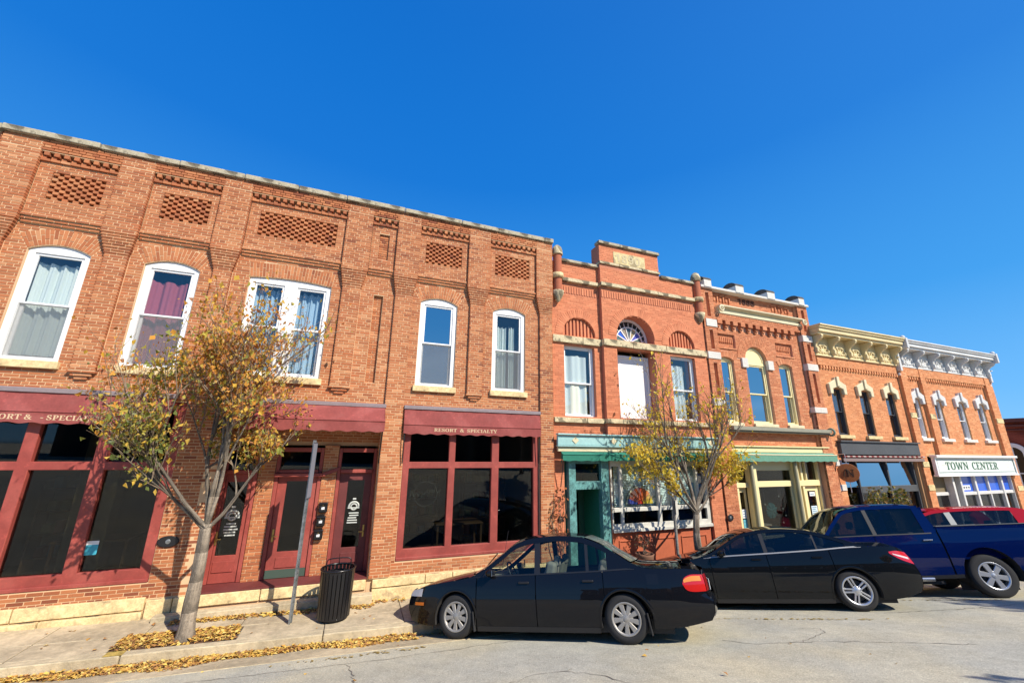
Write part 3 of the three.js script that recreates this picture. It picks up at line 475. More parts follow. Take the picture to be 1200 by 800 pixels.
{ // slatted mint blinds behind the shop window of the 1890 building
  const bl = thing('window_blind', 'pale mint slatted blind behind the white-framed shop window', 'blind'), m = mat([.52, .68, .56], .7);
  for (let i = 0; i < 24; i++) { const g = new THREE.BoxGeometry(2.9, .036, .004); g.rotateX(-.5); g.translate(7.95, 1.56 + i * .042, -.10); mesh('slat', g, m, bl); }
  mesh('head_rail', rbx(6.5, 9.4, 2.56, 2.62, -.13, -.07), m, bl);
  // half-round stained-glass sun hanging in the pane
  const s = thing('sun_catcher', 'half-round stained-glass sun with red centre and blue, yellow rays in the shop window', 'sun catcher', [7.28, 1.60, -.045]);
  const seg = (r0, r1, a0, a1, c) => { const o = []; for (let k = 0; k <= 5; k++) { const a = lerp(a0, a1, k / 5); o.push([r1 * Math.cos(a), r1 * Math.sin(a)]); } for (let k = 5; k >= 0; k--) { const a = lerp(a0, a1, k / 5); o.push([r0 * Math.cos(a), r0 * Math.sin(a)]); } mesh('glass_piece', ext(poly(o), -.004, .004), mat(c, .3), s); };
  const rc = [[.75, .55, .04], [.80, .45, .04], [.78, .22, .03], [.70, .13, .02], [.72, .10, .02], [.70, .12, .02], [.66, .12, .02], [.45, .12, .06], [.06, .08, .32]];
  for (let k = 0; k < 9; k++) seg(.10, .40, Math.PI * k / 9 + .01, Math.PI * (k + 1) / 9 - .01, rc[k]); seg(.01, .09, 0, Math.PI, [.62, .05, .02]);
  for (let k = 0; k < 13; k++) seg(.41, .46, Math.PI * k / 13 + .02, Math.PI * (k + 1) / 13 - .02, k % 2 ? [.70, .60, .30] : [.45, .55, .40]);
  mesh('lead_rim', [bx(-.47, .47, -.022, -.004, -.006, .006), new THREE.TorusGeometry(.466, .007, 6, 30, Math.PI)], M.iron, s);
  const pw = tag(mesh('panelled_base', [bx(6.31, 9.60, -.5, .947, -.3, .0), ...[[6.5, 7.3], [7.5, 8.3], [8.5, 9.4]].flatMap(([a, b]) => [rbx(a, b, .72, .76, .002, .025), rbx(a, b, .0, .04, .002, .025), rbx(a, a + .04, .045, .715, .002, .025), rbx(b - .04, b, .045, .715, .002, .025)])], M.orangeWall), 'orange painted panelled wall below the white-framed shop window', 'wall panel');
  awning(4.82, 10.02, 2.925, 2.86, 2.70, .16, .24, 'dark green awning below the pale teal fascia', M.green, { scallop: .35, dip: .015, arm: M.iron });
}
// ------------------------------------------------------------------ third building: arched centre window, date on the parapet
{
  const B = thing('brick_building', 'red brick building with cream windows, toothed corbels and domed blocks on the parapet', 'building');
  const X0 = 10.09, X1 = 15.25, Z0 = 0, ZP = .14;
  const pal = [[.43, .140, .060], [.49, .172, .074], [.53, .198, .088], [.57, .222, .102], [.51, .18, .078], [.61, .265, .125]];
  const br = new Bricks(pal, 3.13, .0587, .208, .008);
  const wL = [10.66, 11.34, 3.86, 5.86, .11], wC = [11.88, 12.88, 3.86, 5.92, .52], wR = [13.44, 14.10, 3.86, 5.86, .10];
  const pL = [10.66, 11.53, 6.30, 6.77], pR = [13.44, 14.28, 6.26, 6.72];
  const g = [ext(poly(rectP(X0, X1, -1.3, 8.22), [archP(...wL), archP(...wC), archP(...wR), rectP(...pL), rectP(...pR), rectP(10.42, 14.72, -.4, 3.0)]), -.4, Z0 - .006)];
  const aw = [wL, wC, wR].map(w => { const hw = (w[1] - w[0]) / 2, R = (hw * hw + w[4] * w[4]) / (2 * w[4]); return [(w[0] + w[1]) / 2, w[3] + w[4] - R, R, w === wC ? R + .36 : R + .20, w === wC ? 1.5 : Math.asin(Math.min(1, hw / R))]; });
  br.rect(10.62, 14.72, 3.13, 8.22, Z0, [aHole(...wL), aHole(...wC), aHole(...wR), ...aw.map(f => fanHole(...f)), rHole(...pL), rHole(...pR), rHole(10.70, 14.45, 6.93, 7.2), rHole(12.0, 12.95, 7.9, 8.2)]);
  br.rect(12.0, 12.95, 7.9, 8.2, Z0);
  for (const f of aw) br.arch(...f.slice(0, 2), f[2] + .004, f[3], -f[4], f[4], Z0 + .015, .06, f[3] - f[2] > .3 ? 2 : 1);
  for (const p of [pL, pR]) { br.rect(p[0], p[1], p[2], p[3], Z0 - .07); g.push(bx(p[0] - .02, p[1] + .02, p[2] - .02, p[3] + .02, -.3, Z0 - .08)); for (let i = 0; i < 9; i++) br.raw(lerp(p[0] + .1, p[1] - .1, i / 8), p[2] + .27, Z0 - .03, .05, .17, .06); br.rect(p[0] - .03, p[1] + .03, p[2] - .06, p[2], Z0 + .03); }
  // piers with long slots
  for (const [a, b] of [[X0 + .02, 10.62], [14.72, X1]]) {
    const s = [(a + b) / 2 - .07, (a + b) / 2 + .07], hs = [rHole(s[0], s[1], 7.25, 8.1), rHole(s[0], s[1], 6.15, 6.8), rHole(s[0], s[1], 4.65, 5.7)];
    br.rect(a, b, .1, 8.22, ZP, hs); for (const [y0, y1] of [[-1.3, 4.65], [5.7, 6.15], [6.8, 7.25], [8.1, 8.22]]) g.push(bx(a + .004, b - .004, y0, y1, -.01, ZP - .007)); for (const [y0, y1] of [[4.65, 5.7], [6.15, 6.8], [7.25, 8.1]]) g.push(bx(a + .004, s[0] - .006, y0, y1, -.01, ZP - .007), bx(s[1] + .006, b - .004, y0, y1, -.01, ZP - .007));
  }
  // toothed corbel table
  for (let i = 0; i < 11; i++) { const x = 10.80 + i * .345; br.raw(x, 7.13, ZP, .2, .13, .16); br.raw(x - .01, 7.02, ZP - .05, .12, .08, .1); br.raw(x - .02, 6.95, ZP - .09, .10, .06, .06); }
  br.rect(10.62, 14.72, 7.2, 7.42, ZP - .02); g.push(bx(10.62, 14.72, 7.205, 7.42, -.01, ZP - .03));
  // raised squares beside the date
  for (const x of [10.85, 11.12, 11.39, 13.62, 13.95, 14.28]) { br.raw(x, 8.10, Z0 + .05, .2, .05, .06); br.raw(x + .08, 7.98, Z0 + .05, .05, .18, .06); br.raw(x - .04, 7.96, Z0 + .03, .09, .12, .05); }
  const wall = mesh('wall', g, M.mortar3, B); br.build(wall);
  const date = mesh('date_numerals', text('1888', fontSans, .20, .02, 12.45, 7.95, Z0 + .002, true, 1.35), mat([.07, .025, .016], .9), B);
  mesh('coping', [rbx(X0 - .02, X1 + .03, 8.225, 8.31, -.35, ZP + .08, .015)], M.whiteStone, B);
  for (const [x, w] of [[10.36, .32], [11.80, .38], [13.32, .38], [14.90, .30]]) {
    const f = mesh('finial_block', rbx(x - w / 2, x + w / 2, 8.25, 8.50, -.12, ZP + .10, .012), M.whiteStone, B), s = new THREE.Shape(); s.absarc(0, 0, .26, 0, Math.PI);
    const c = ext(s, -w / 2 - .015, w / 2 + .015); c.scale(1, .62, 1); c.rotateY(Math.PI / 2); c.translate(x, 8.503, -.02); mesh('finial_cap', c, mat([.10, .09, .085], .9, { map: T.stone }), f);
  }
  // pressed-metal moulding with scroll ends
  { const pr = [[0, 0], [.13, 0], [.15, .02], [.15, .10], [.09, .12], [.11, .17], [.24, .22], [.26, .23], [.26, .27], [0, .27]].map(p => [-p[0], p[1]]);      // profile: depth, height
    const geo = new THREE.ExtrudeGeometry(poly(pr), { depth: 4.02, bevelEnabled: false }); geo.rotateY(Math.PI / 2); geo.translate(10.78, 7.42, Z0);
    const m = mesh('moulding', geo, M.creamPale, B); for (const x of [10.80, 14.80]) mesh('scroll', [new THREE.TorusGeometry(.085, .03, 8, 18).translate(x, 7.55, .27), new THREE.SphereGeometry(.035, 10, 8).translate(x, 7.55, .27)], M.creamPale, m); }
  for (const [a, b, y0, y1] of [[10.10, 10.63, 5.82, 6.05], [10.18, 10.64, 6.90, 7.16], [14.71, 15.26, 5.80, 6.04], [14.72, 15.24, 6.86, 7.10], [10.10, 10.56, 4.34, 4.56], [14.66, 15.30, 4.31, 4.50]]) mesh('trim_block', rbx(a, b, y0, y1, -.05, ZP + .025), M.whiteStone, B);
  for (const x of [11.80, 13.0]) mesh('impost', rbx(x - .13, x + .13, 5.68, 6.0, -.05, .06), M.whiteStone, B);
  // windows
  const wo = { m: M.cream, casing: .07, stile: .05, meet: 4.84, glass: M.coatedGlass, sill: [.03, .10, .07, M.creamPale] };
  sashWindow(B, ...wL, -.08, { ...wo, head: 5.93 }); sashWindow(B, ...wR, -.08, { ...wo, head: 5.93 }); sashWindow(B, wC[0], wC[1], wC[2], 5.88, 0, -.08, { ...wo, head: 5.92 });
  mesh('tympanum', [ext(poly(archP(11.885, 12.875, 5.885, 5.92, .515)), -.16, -.10), new THREE.TorusGeometry(.40, .022, 6, 24, Math.PI).translate(12.38, 5.95, -.098)], M.cream, B);
  mesh('sill_ledge', [rbx(10.62, 15.12, 3.62, 3.735, -.02, ZP + .16), rbx(10.62, 15.10, 3.57, 3.615, -.02, ZP + .10)], mat([.33, .32, .24], .7, { map: T.paint }), B);
  mesh('cornice_scroll', [new THREE.TorusGeometry(.11, .035, 8, 18).rotateY(Math.PI / 2).translate(15.14, 3.66, .24)], mat([.16, .26, .20], .7), B);
  mesh('cream_fascia', [rbx(10.64, 15.0, 2.97, 3.125, -.02, .12), rbx(10.62, 15.02, 3.128, 3.165, -.02, .18)], M.cream, B);
  shell(B, X0, X1, 7.8, 9, 3.2, M.mortar3); room(B, 10.4, 14.95, -.1, 3.1, -.42, -6); room(B, 10.4, 14.95, 3.45, 7.0, -.42, -4);
  // cream shop front
  const z = -.06, fm = M.cream;
  const sf = mesh('shop_front', [rbx(11.34, 11.62, -.3, 2.96, z - .1, z + .10, .02), rbx(13.28, 13.50, -.3, 2.96, z - .1, z + .10, .02), rbx(11.625, 13.275, 2.42, 2.96, z - .1, z), rbx(11.625, 13.275, 1.93, 2.10, z - .1, z + .02), rbx(11.625, 11.75, .55, 1.925, z - .1, z), rbx(13.19, 13.275, .55, 1.925, z - .1, z), rbx(11.625, 13.275, -.3, .545, z - .1, z)], fm, B);
  for (const cx of [11.36, 13.30]) mesh('column', cyl(cx, -.3, z + .14, .06, .06, 3.2, 12), mat([.42, .40, .25], .6, { map: T.paint }), sf);
  mesh('pane', bx(11.74, 13.20, .54, 1.93, z - .06, z - .052), M.shopGlass, sf); mesh('transom_pane', bx(11.63, 13.27, 2.095, 2.425, z - .06, z - .052), M.shopGlass, sf);
  const sd = (x0, x1, gl, zz, yt) => { const d = mesh('door', ext(poly(rectP(x0, x1, -.2, 1.92), [rectP(...gl)]), zz - .05, zz, .004), fm, B); mesh('glass', bx(gl[0] - .005, gl[1] + .005, gl[2] - .005, gl[3] + .005, zz - .03, zz - .024), M.shopGlass, d); mesh('handle', rbx(x0 + .04, x0 + .07, .75, 1.0, zz + .002, zz + .04), M.brass, d); return d; };
  sd(13.86, 14.58, [14.04, 14.42, .9, 1.76], z - .10); sd(10.95, 11.33, [11.03, 11.25, .45, 1.78], z - .12);
  mesh('door_frame', [rbx(13.51, 13.60, -.3, 2.96, z - .2, z - .02), rbx(13.76, 13.855, -.3, 2.96, z - .2, z - .02), rbx(14.59, 14.70, -.3, 2.96, z - .2, z - .02), rbx(13.605, 14.585, 1.925, 2.10, z - .2, z - .0), rbx(14.02, 14.07, 2.105, 2.96, z - .2, z - .04),
    rbx(10.42, 10.50, -.3, 2.96, z - .2, z - .02), rbx(10.86, 10.945, -.3, 2.96, z - .2, z - .02), rbx(10.505, 11.335, 1.925, 2.06, z - .2, z - .0), rbx(10.505, 11.335, 2.5, 2.96, z - .2, z - .02)], fm, sf);
  mesh('side_pane', [bx(13.59, 13.77, -.2, 1.93, z - .12, z - .112), bx(13.6, 14.59, 2.1, 2.96, z - .12, z - .112), bx(10.49, 10.87, -.2, 1.93, z - .12, z - .112), bx(10.5, 11.34, 2.06, 2.5, z - .12, z - .112)], M.shopGlass, sf);
  awning(10.70, 15.18, 2.965, 2.90, 2.69, .14, .26, 'pale green awning with cream edge over the cream shop front', M.greenPale, { scallop: .35, dip: .02, bar: M.creamPale });
  // notices and window display
  const card = (x0, x1, y0, y1, zz, c, label, lines) => { const t = thing('paper_notice', label, 'notice', [0, 0, 0]); mesh('sheet', bx(x0, x1, y0, y1, zz, zz + .003), mat(c, .9), t); if (lines) for (let i = 0; i < lines; i++) mesh('print_line', bx(x0 + .03, x1 - .03 - rr(0, .08), lerp(y1, y0, (i + .8) / (lines + .6)) - .012, lerp(y1, y0, (i + .8) / (lines + .6)) + .008, zz + .0035, zz + .005), mat([.10, .25, .35], .9), t); return t; };
  card(14.12, 14.38, 1.60, 1.73, z - .095, [.75, .76, .74], 'white strip notice at the top of the cream right-hand door', 1); card(14.10, 14.38, .92, 1.30, z - .095, [.62, .74, .80], 'pale blue-white printed notice on the cream right-hand door', 6);
  card(11.06, 11.22, .78, 1.02, z - .115, [.12, .42, .50], 'small teal notice on the narrow cream left-hand door', 2); card(11.05, 11.22, 1.05, 1.30, z - .115, [.72, .74, .76], 'small white notice on the narrow cream left-hand door', 3); card(10.56, 10.80, .62, .88, z - .108, [.75, .77, .78], 'white notice low on the glass beside the narrow cream door', 3); card(10.55, 10.80, .92, 1.12, z - .108, [.55, .60, .38], 'pale green notice on the glass beside the narrow cream door', 2);
  const dsp = thing('paper_flower', 'large teal paper rosette hanging in the cream shop window', 'decoration', [12.42, 1.20, z - .22]); { const pet = []; for (let k = 0; k < 18; k++) { const a = k / 18 * 6.283, g2 = new THREE.SphereGeometry(.07, 8, 6); g2.scale(1.9, .7, .4); g2.rotateZ(a); g2.translate(.12 * Math.cos(a), .12 * Math.sin(a), rr(-.03, .03)); pet.push(g2); } mesh('petals', pet, mat([.03, .30, .36], .8), dsp); }
  const bxs = thing('display_crate', 'orange box in the cream shop window below the teal rosette', 'box', [12.05, .56, z - .30]); mesh('body', rbx(-.25, .25, 0, .22, -.12, .12), mat([.62, .15, .03], .7), bxs); mesh('lid', rbx(-.26, .26, .222, .26, -.13, .13), mat([.70, .66, .58], .7), bxs);
  for (let i = 0; i < 7; i++) { const x = [11.85, 11.92, 12.1, 12.75, 12.85, 12.95, 12.80][i], y = [1.68, 1.5, 1.40, 1.62, 1.25, 1.05, .85][i]; const o = thing('hanging_ornament', ['white star ornament high at the left of the cream shop window', 'small white ornament below the star in the cream shop window', 'white bird ornament left of the teal rosette', 'white tag ornament high at the right of the cream shop window', 'pale leaf ornament right of the teal rosette', 'white flower ornament below the leaf, right of the teal rosette', 'lowest white ornament right of the teal rosette'][i], 'ornament', [x, y, z - .15]); mesh('body', new THREE.OctahedronGeometry(.045, 0).scale(1, .8, .4), mat([.65, .66, .62], .7), o); mesh('string', bx(-.002, .002, .03, 1.9 - y, -.002, .002), M.greyWhite, o); }
}
// ------------------------------------------------------------------ fourth and fifth buildings: bracketed cornices
function bracketCornice(parent, x0, x1, y0, y1, zOut, m, nBr, endBlocks) {
  const h = y1 - y0;
  const c = mesh('cornice', [rbx(x0, x1, y0, y0 + .06, -.02, .12), bx(x0, x1, y0 + .061, y1 - .35, -.02, .06), rbx(x0 - .02, x1 + .02, y1 - .35, y1 - .27, -.02, zOut - .1), rbx(x0 - .03, x1 + .03, y1 - .268, y1 - .13, -.02, zOut - .03), rbx(x0 - .05, x1 + .05, y1 - .128, y1 - .06, -.02, zOut + .02), rbx(x0 - .06, x1 + .06, y1 - .058, y1, -.3, zOut + .06)], m, parent);
  const prof = [[0, 0], [.10, 0], [.16, .04], [.17, .12], [.12, .22], [.14, .32], [.24, .42], [.34, .48], [.38, .56], [.36, .62], [0, .62]];
  for (let i = 0; i <= nBr; i++) {
    const x = lerp(x0 + .12, x1 - .12, i / nBr), e = ext(poly(prof.map(p => [-p[0] * (zOut - .1) / .38, p[1] * (h - .42) / .62])), -.05, .05, .008); e.rotateY(Math.PI / 2); e.translate(x, y0 + .062, .062);
    mesh('bracket', [e, cyl(x, y0 + .3, zOut * .55, .05, .035, .05, 10)], m, c);
    if (i < nBr) { const xm = lerp(x0 + .12, x1 - .12, (i + .5) / nBr), w = (x1 - x0) / nBr * .36; const g = [new THREE.TorusGeometry(w, .045, 6, 20, Math.PI).translate(xm, y0 + .08, .07), new THREE.SphereGeometry(.10, 12, 8).scale(1, 1, .35).translate(xm, y0 + .20, .07)]; for (let k = 0; k < 6; k++) { const a = Math.PI * (k + .5) / 6; g.push(bar([xm + .1 * Math.cos(a), y0 + .12 + .1 * Math.sin(a), .075], [xm + w * Math.cos(a), y0 + .09 + w * Math.sin(a), .075], .04, .03)); } mesh('rosette', g, m, c); }
  }
  for (const x of endBlocks) mesh('end_block', [rbx(x - .07, x + .07, y1 - .40, y1 + .04, -.02, zOut + .08, .02), rbx(x - .07, x + .07, y0 - .2, y1 - .46, -.02, .20, .02), new THREE.SphereGeometry(.09, 12, 8).translate(x, y1 + .07, zOut - .05), rbx(x - .07, x + .07, y0 - .38, y0 - .255, -.02, .12, .02)], m, c);
  return c;
}
function hoodWindow(B, x0, x1, y0, y1, m, sm, extra = {}) {
  const w = sashWindow(B, x0, x1, y0, y1, 0, -.05, { m: sm, casing: .035, stile: .035, meet: (y0 + y1) / 2, head: y1 + .02, ...extra }); const c = (x0 + x1) / 2, hw = (x1 - x0) / 2;
  mesh('hood', ext(poly([[x0 - .17, y1 - .22], [x0 - .02, y1 - .22], [x0 + .01, y1 - .03], [c, y1 + .05], [x1 - .01, y1 - .03], [x1 + .02, y1 - .22], [x1 + .17, y1 - .22], [x1 + .19, y1 + .14], [c + .13, y1 + .30], [c + .10, y1 + .40], [c - .10, y1 + .40], [c - .13, y1 + .30], [x0 - .19, y1 + .14]]), -.02, .10, .015), m, w);
  mesh('keystone', rbx(c - .07, c + .07, y1 + .06, y1 + .42, .10, .15, .01), m, w); mesh('sill', rbx(x0 - .12, x1 + .12, y0 - .12, y0 - .003, -.12, .10, .012), extra.sillM || M.paleStone, w); return w;
}
{
  const pal = [[.56, .215, .086], [.60, .242, .098], [.63, .262, .110], [.66, .285, .124], [.58, .225, .090], [.68, .315, .145]];
  // ---- fourth
  const B = thing('brick_building', 'orange brick building with cream bracketed cornice and three narrow hooded windows', 'building');
  const X0 = 15.26, X1 = 20.28; const ws = [[15.97, 16.55], [17.56, 18.13], [19.15, 19.74]].map(w => [...w, 3.60, 5.27]);
  const br = new Bricks(pal, 3.37, .0587, .208, .006), hs = ws.map(w => rHole(...w));
  br.rect(X0, 20.28, 3.37, 6.42, 0, [...hs, rHole(15.5, 20.28, 5.95, 6.09)]); br.rect(X0, 15.72, .0, 3.37, .05); br.rect(15.45, 20.28, 6.09, 6.42, .06);
  for (let i = 0; i < 30; i++) br.raw(15.62 + i * .158, 6.03, .055, .085, .11, .07);
  const g = [ext(poly(rectP(X0, X1, -1.4, 7.2), [...ws.map(w => rectP(...w)), rectP(15.72, 20.2, -.5, 3.0)]), -.34, -.005), bx(15.45, 20.28, 6.10, 6.42, -.01, .054), bx(X0, 15.71, -1.4, 3.36, -.01, .045)];
  const wall = mesh('wall', g, M.mortar4, B); br.build(wall);
  bracketCornice(B, 15.22, 20.22, 6.42, 7.50, .50, mat([.84, .68, .36], .6, { map: T.paint }), 5, []);
  for (const w of ws) hoodWindow(B, ...w, M.creamPale, mat([.05, .05, .055], .5));
  for (const [x, y] of [[15.5, 2.55], [15.5, 1.75]]) mesh('trim_block', rbx(X0 + .01, 15.70, y, y + .2, -.02, .075), M.whiteStone, B);
  shell(B, X0, X1, 7.1, 9, 3.1, M.mortar4); room(B, 15.6, 20.0, -.3, 3.0, -.36, -5); room(B, 15.6, 20.0, 3.4, 6.2, -.36, -4);
  mesh('sign_board', [rbx(15.66, 20.26, 2.93, 3.35, .01, .16), rbx(15.62, 20.30, 3.352, 3.40, .01, .22)], M.slate, B);
  const sf = mesh('shop_front', [rbx(15.73, 15.80, -.5, 2.75, -.25, -.1), rbx(16.72, 16.78, -.5, 2.75, -.25, -.1), rbx(18.46, 18.54, -.5, 2.75, -.25, -.1), rbx(20.10, 20.19, -.5, 2.75, -.25, -.1), rbx(16.785, 18.455, 1.62, 1.85, -.25, -.1), rbx(18.545, 20.095, 1.62, 1.85, -.25, -.1), rbx(15.73, 20.19, 2.755, 2.92, -.25, -.08), rbx(16.785, 20.095, -.5, .5, -.25, -.1)], M.slate, B);
  for (const [a, b] of [[15.80, 16.72], [16.78, 18.46], [18.54, 20.10]]) { mesh('pane', bx(a - .004, b + .004, -.47, .47, -.004, .004).rotateX(-.10).translate(0, 2.30, -.185), M.coatedGlass, sf); mesh('pane', bx(a - .004, b + .004, .49, 1.63, -.19, -.182), M.shopGlass, sf); }
  { const A = thing('striped_valance', 'rolled red and white striped awning edge below the slate sign board', 'awning'); const cols = [mat([.20, .03, .03], .85), mat([.42, .32, .28], .85)]; for (let i = 0; i < 32; i++) mesh('stripe', cyl(0, 0, 0, .03, .03, .148, 10).rotateZ(-Math.PI / 2).translate(15.62 + i * .148, 2.865, .20), cols[i % 2], A); mesh('valance_board', rbx(15.62, 20.36, 2.70, 2.81, .16, .19), mat([.22, .16, .15], .8), A); }
  { const D = thing('hanging_sign', 'round orange-brown sign hung on a post at the slate shop front', 'sign', [15.52, 2.34, .30]); D.rotation.y = -.9; mesh('disc', lathe([[0, -.02], [.29, -.02], [.30, -.01], [.30, .01], [.29, .02], [0, .02]], 0, 0, 0, 28).rotateX(Math.PI / 2), mat([.42, .14, .035], .7, { map: T.paint }), D);
    mesh('monogram', [text('N', fontSerif, .24, .004, .04, -.12, .021), tube([[-.12, -.12, .024], [-.10, .06, .024], [-.02, .10, .024], [.0, -.1, .024]], .012, 12, 5)], mat([.06, .03, .015], .8), D); mesh('hanger', [bar([0, .30, 0], [0, .62, 0], .018), bar([0, -.30, 0], [0, -.62, 0], .018), bar([0, .6, 0], [-.2, .6, -.28], .02)], M.greyWhite, D); }
  // ---- fifth
  const C = thing('brick_building', 'orange brick building with white bracketed cornice above the town centre sign', 'building');
  const Y0 = 20.29, Y1 = 27.40, w5 = [[20.93, 21.45], [22.42, 23.0], [24.10, 24.73], [25.76, 26.40]].map(w => [...w, 3.60, 5.17]);
  const b5 = new Bricks(pal, 3.37, .0587, .208, .006); b5.rect(Y0, Y1, 3.0, 6.42, 0, [...w5.map(w => rHole(...w)), rHole(20.8, 21.6, 5.93, 6.06), rHole(22.1, 26.7, 5.93, 6.06)]);
  const g5 = [ext(poly(rectP(Y0, Y1, -1.6, 7.2), [...w5.map(w => rectP(...w)), rectP(20.95, 26.85, -.8, 2.9)]), -.34, -.005)];
  for (const [a, b] of [[20.30, 20.72], [21.66, 22.02], [26.80, 27.40]]) { const y0 = a === 21.66 ? 2.95 : -.2; b5.rect(a, b, y0, 6.42, .12); g5.push(bx(a + .005, b - .005, Math.min(y0, y0 < 0 ? -1.6 : y0), 6.42, -.01, .114)); }
  b5.rect(20.72, 21.66, 6.06, 6.42, .10); b5.rect(22.02, 26.80, 6.06, 6.42, .10); g5.push(bx(20.72, 21.66, 6.065, 6.42, -.01, .094), bx(22.02, 26.80, 6.065, 6.42, -.01, .094));
  for (let x = 20.85; x < 26.75; x += .17) if (x < 21.6 || x > 22.1) b5.raw(x, 6.0, .08, .09, .11, .09);
  const wall5 = mesh('wall', g5, M.mortar4, C); b5.build(wall5);
  bracketCornice(C, 20.42, 27.36, 6.42, 7.48, .50, M.greyWhite, 6, [20.34, 27.32]);
  for (const w of w5) hoodWindow(C, ...w, M.greyWhite, M.white, { sillM: M.whiteStone });
  for (const [a, b, y] of [[20.31, 20.71, 4.36], [21.67, 22.01, 4.36], [26.82, 27.39, 4.36], [20.31, 20.71, 2.5], [20.31, 20.71, 1.65], [26.9, 27.39, 1.5]]) mesh('trim_block', rbx(a, b, y, y + .2, -.02, .145), M.paleStone, C);
  shell(C, Y0, Y1, 7.1, 9, 3.0, M.mortar4); room(C, 20.7, 27.1, -.6, 2.9, -.36, -5); room(C, 20.7, 27.1, 3.3, 6.2, -.36, -4);
  const sg = mesh('sign_board', [rbx(20.93, 26.98, 2.22, 2.86, .12, .20), rbx(20.88, 27.03, 2.862, 2.95, .1, .34), rbx(20.9, 27.01, 2.15, 2.218, .1, .26), rbx(20.93, 21.0, 2.22, 2.86, .2, .24), rbx(26.91, 26.98, 2.22, 2.86, .2, .24)], M.white, C);
  mesh('sign_panel', rbx(21.12, 26.80, 2.31, 2.78, .201, .212, .004), mat([.70, .74, .70], .6), sg); mesh('sign_border', [bx(21.02, 26.90, 2.785, 2.80, .201, .208), bx(21.02, 26.90, 2.285, 2.30, .201, .208), bx(21.02, 21.04, 2.285, 2.80, .201, .2075), bx(26.88, 26.90, 2.285, 2.80, .201, .2075)], mat([.10, .20, .14], .7), sg);
  mesh('lettering', text('TOWN  CENTER', fontSerif, .29, .008, 24.0, 2.40, .212, true, 1.22), mat([.05, .13, .075], .7), sg);
  for (const [a, b] of [[21.35, 21.75], [26.15, 26.55]]) mesh('flourish', [bx(a, b, 2.58, 2.595, .212, .216), bx(a + .08, b - .08, 2.48, 2.49, .212, .216)], mat([.45, .42, .30], .7), sg);
  const s5 = mesh('shop_front', [rbx(22.20, 22.34, -.8, 2.14, -.25, .05), rbx(22.75, 22.87, -.8, 2.14, -.12, .05), rbx(23.82, 23.95, -.8, 2.14, -.12, .05), rbx(25.9, 26.03, -.8, 2.14, -.12, .05), rbx(26.74, 26.84, -.8, 2.14, -.12, .05), rbx(22.88, 23.81, 1.42, 1.54, -.12, .03), rbx(23.96, 25.89, 1.42, 1.54, -.12, .03), rbx(26.04, 26.73, 1.42, 1.54, -.12, .03), rbx(24.88, 24.97, 1.545, 2.14, -.12, .02), rbx(24.88, 24.97, -.8, 1.415, -.12, .02), rbx(20.96, 26.84, -.8, .2, -.12, -.0), rbx(21.0, 22.19, 1.42, 1.54, -.25, -.12)], M.greyWhite, C);
  for (const [a, b] of [[22.87, 23.82], [23.95, 24.88], [24.97, 25.9], [26.03, 26.74]]) { mesh('transom_pane', bx(a - .003, b + .003, 1.535, 2.14, -.06, -.052), mat([.03, .12, .60], .15), s5); mesh('pane', bx(a - .003, b + .003, .19, 1.425, -.06, -.052), M.shopGlass, s5); }
  mesh('entry_panel', bx(21.0, 22.2, 1.54, 2.14, -.20, -.19), mat([.17, .13, .07], .7), s5); mesh('entry_pane', bx(21.0, 22.2, .2, 1.42, -.20, -.192), M.shopGlass, s5);
  { const n = thing('paper_notice', 'white notice on the first blue transom pane under the town centre sign', 'notice'); mesh('sheet', bx(23.05, 23.6, 1.60, 1.78, -.048, -.044), mat([.72, .72, .72], .8), n); for (let i = 0; i < 3; i++) mesh('print_block', bx(23.1 + i * .17, 23.2 + i * .17, 1.66, 1.73, -.0435, -.042), mat([.06, .07, .10], .8), n); }
}
// ------------------------------------------------------------------ the dark block across the side street, its flank in shade
{
  const B = thing('brick_building', 'dark red brick building in shade at the right edge with white-rimmed arched window', 'building');
  const g = new THREE.Group();
  const brickTex = texFrom(512, (i, x, y) => { const r = y >> 3, xx = (x + (r & 1 ? 12 : 0)) % 24, mo = (y & 7) === 0 || xx === 0; const v = .85 + .5 * (nA[i] - .5) + .15 * Math.sin((r * 13 + ((x + (r & 1 ? 12 : 0)) / 24 | 0) * 7.1)); return mo ? [.8, .62, .55] : [v, v * .93, v * .9]; }, true, 4.4);
  const bm = mat([.27, .075, .048], .95, { map: brickTex }); const X = 34;
  // flank: plane x = X facing the street front; local x runs along world z
  const fl = mesh('flank_wall', ext(poly(rectP(-14, 6, -2, 4.75), [archP(1.45, 2.35, .8, 3.1, .40), archP(-1.6, -.7, .8, 3.1, .40), archP(4.0, 4.9, .8, 3.1, .40)]), -.4, 0), bm, B); fl.rotation.y = -Math.PI / 2; fl.position.set(X, 0, -4.0);
  for (const c of [1.9, -1.15, 4.45]) { const w = mesh('window', ext(poly(archP(c - .57, c + .57, .7, 3.1, .53), [archP(c - .36, c + .36, .9, 3.1, .31)]), -.12, .05, .01), M.white, fl); mesh('pane', ext(poly(archP(c - .37, c + .37, .89, 3.1, .32)), -.05, -.045), M.blackGloss, w); mesh('glazing_bar', [bx(c - .36, c + .36, 2.0, 2.06, -.044, -.01), bx(c - .02, c + .02, .9, 3.4, -.044, -.012)], M.white, w); }
  mesh('cornice', [bx(-14.1, 6.1, 4.755, 4.95, -.4, .18), bx(-14.1, 6.1, 4.3, 4.36, .002, .08), bx(-14.1, 6.1, 4.5, 4.6, .002, .12)], mat([.13, .045, .035], .9), fl);
  mesh('body', [bx(X + .41, X + 12, -2, 4.6, -17.9, 1.9)], bm, B); mesh('front_wall', bx(X + .002, X + 12, -2, 4.75, 1.92, 2.2), bm, B);
}
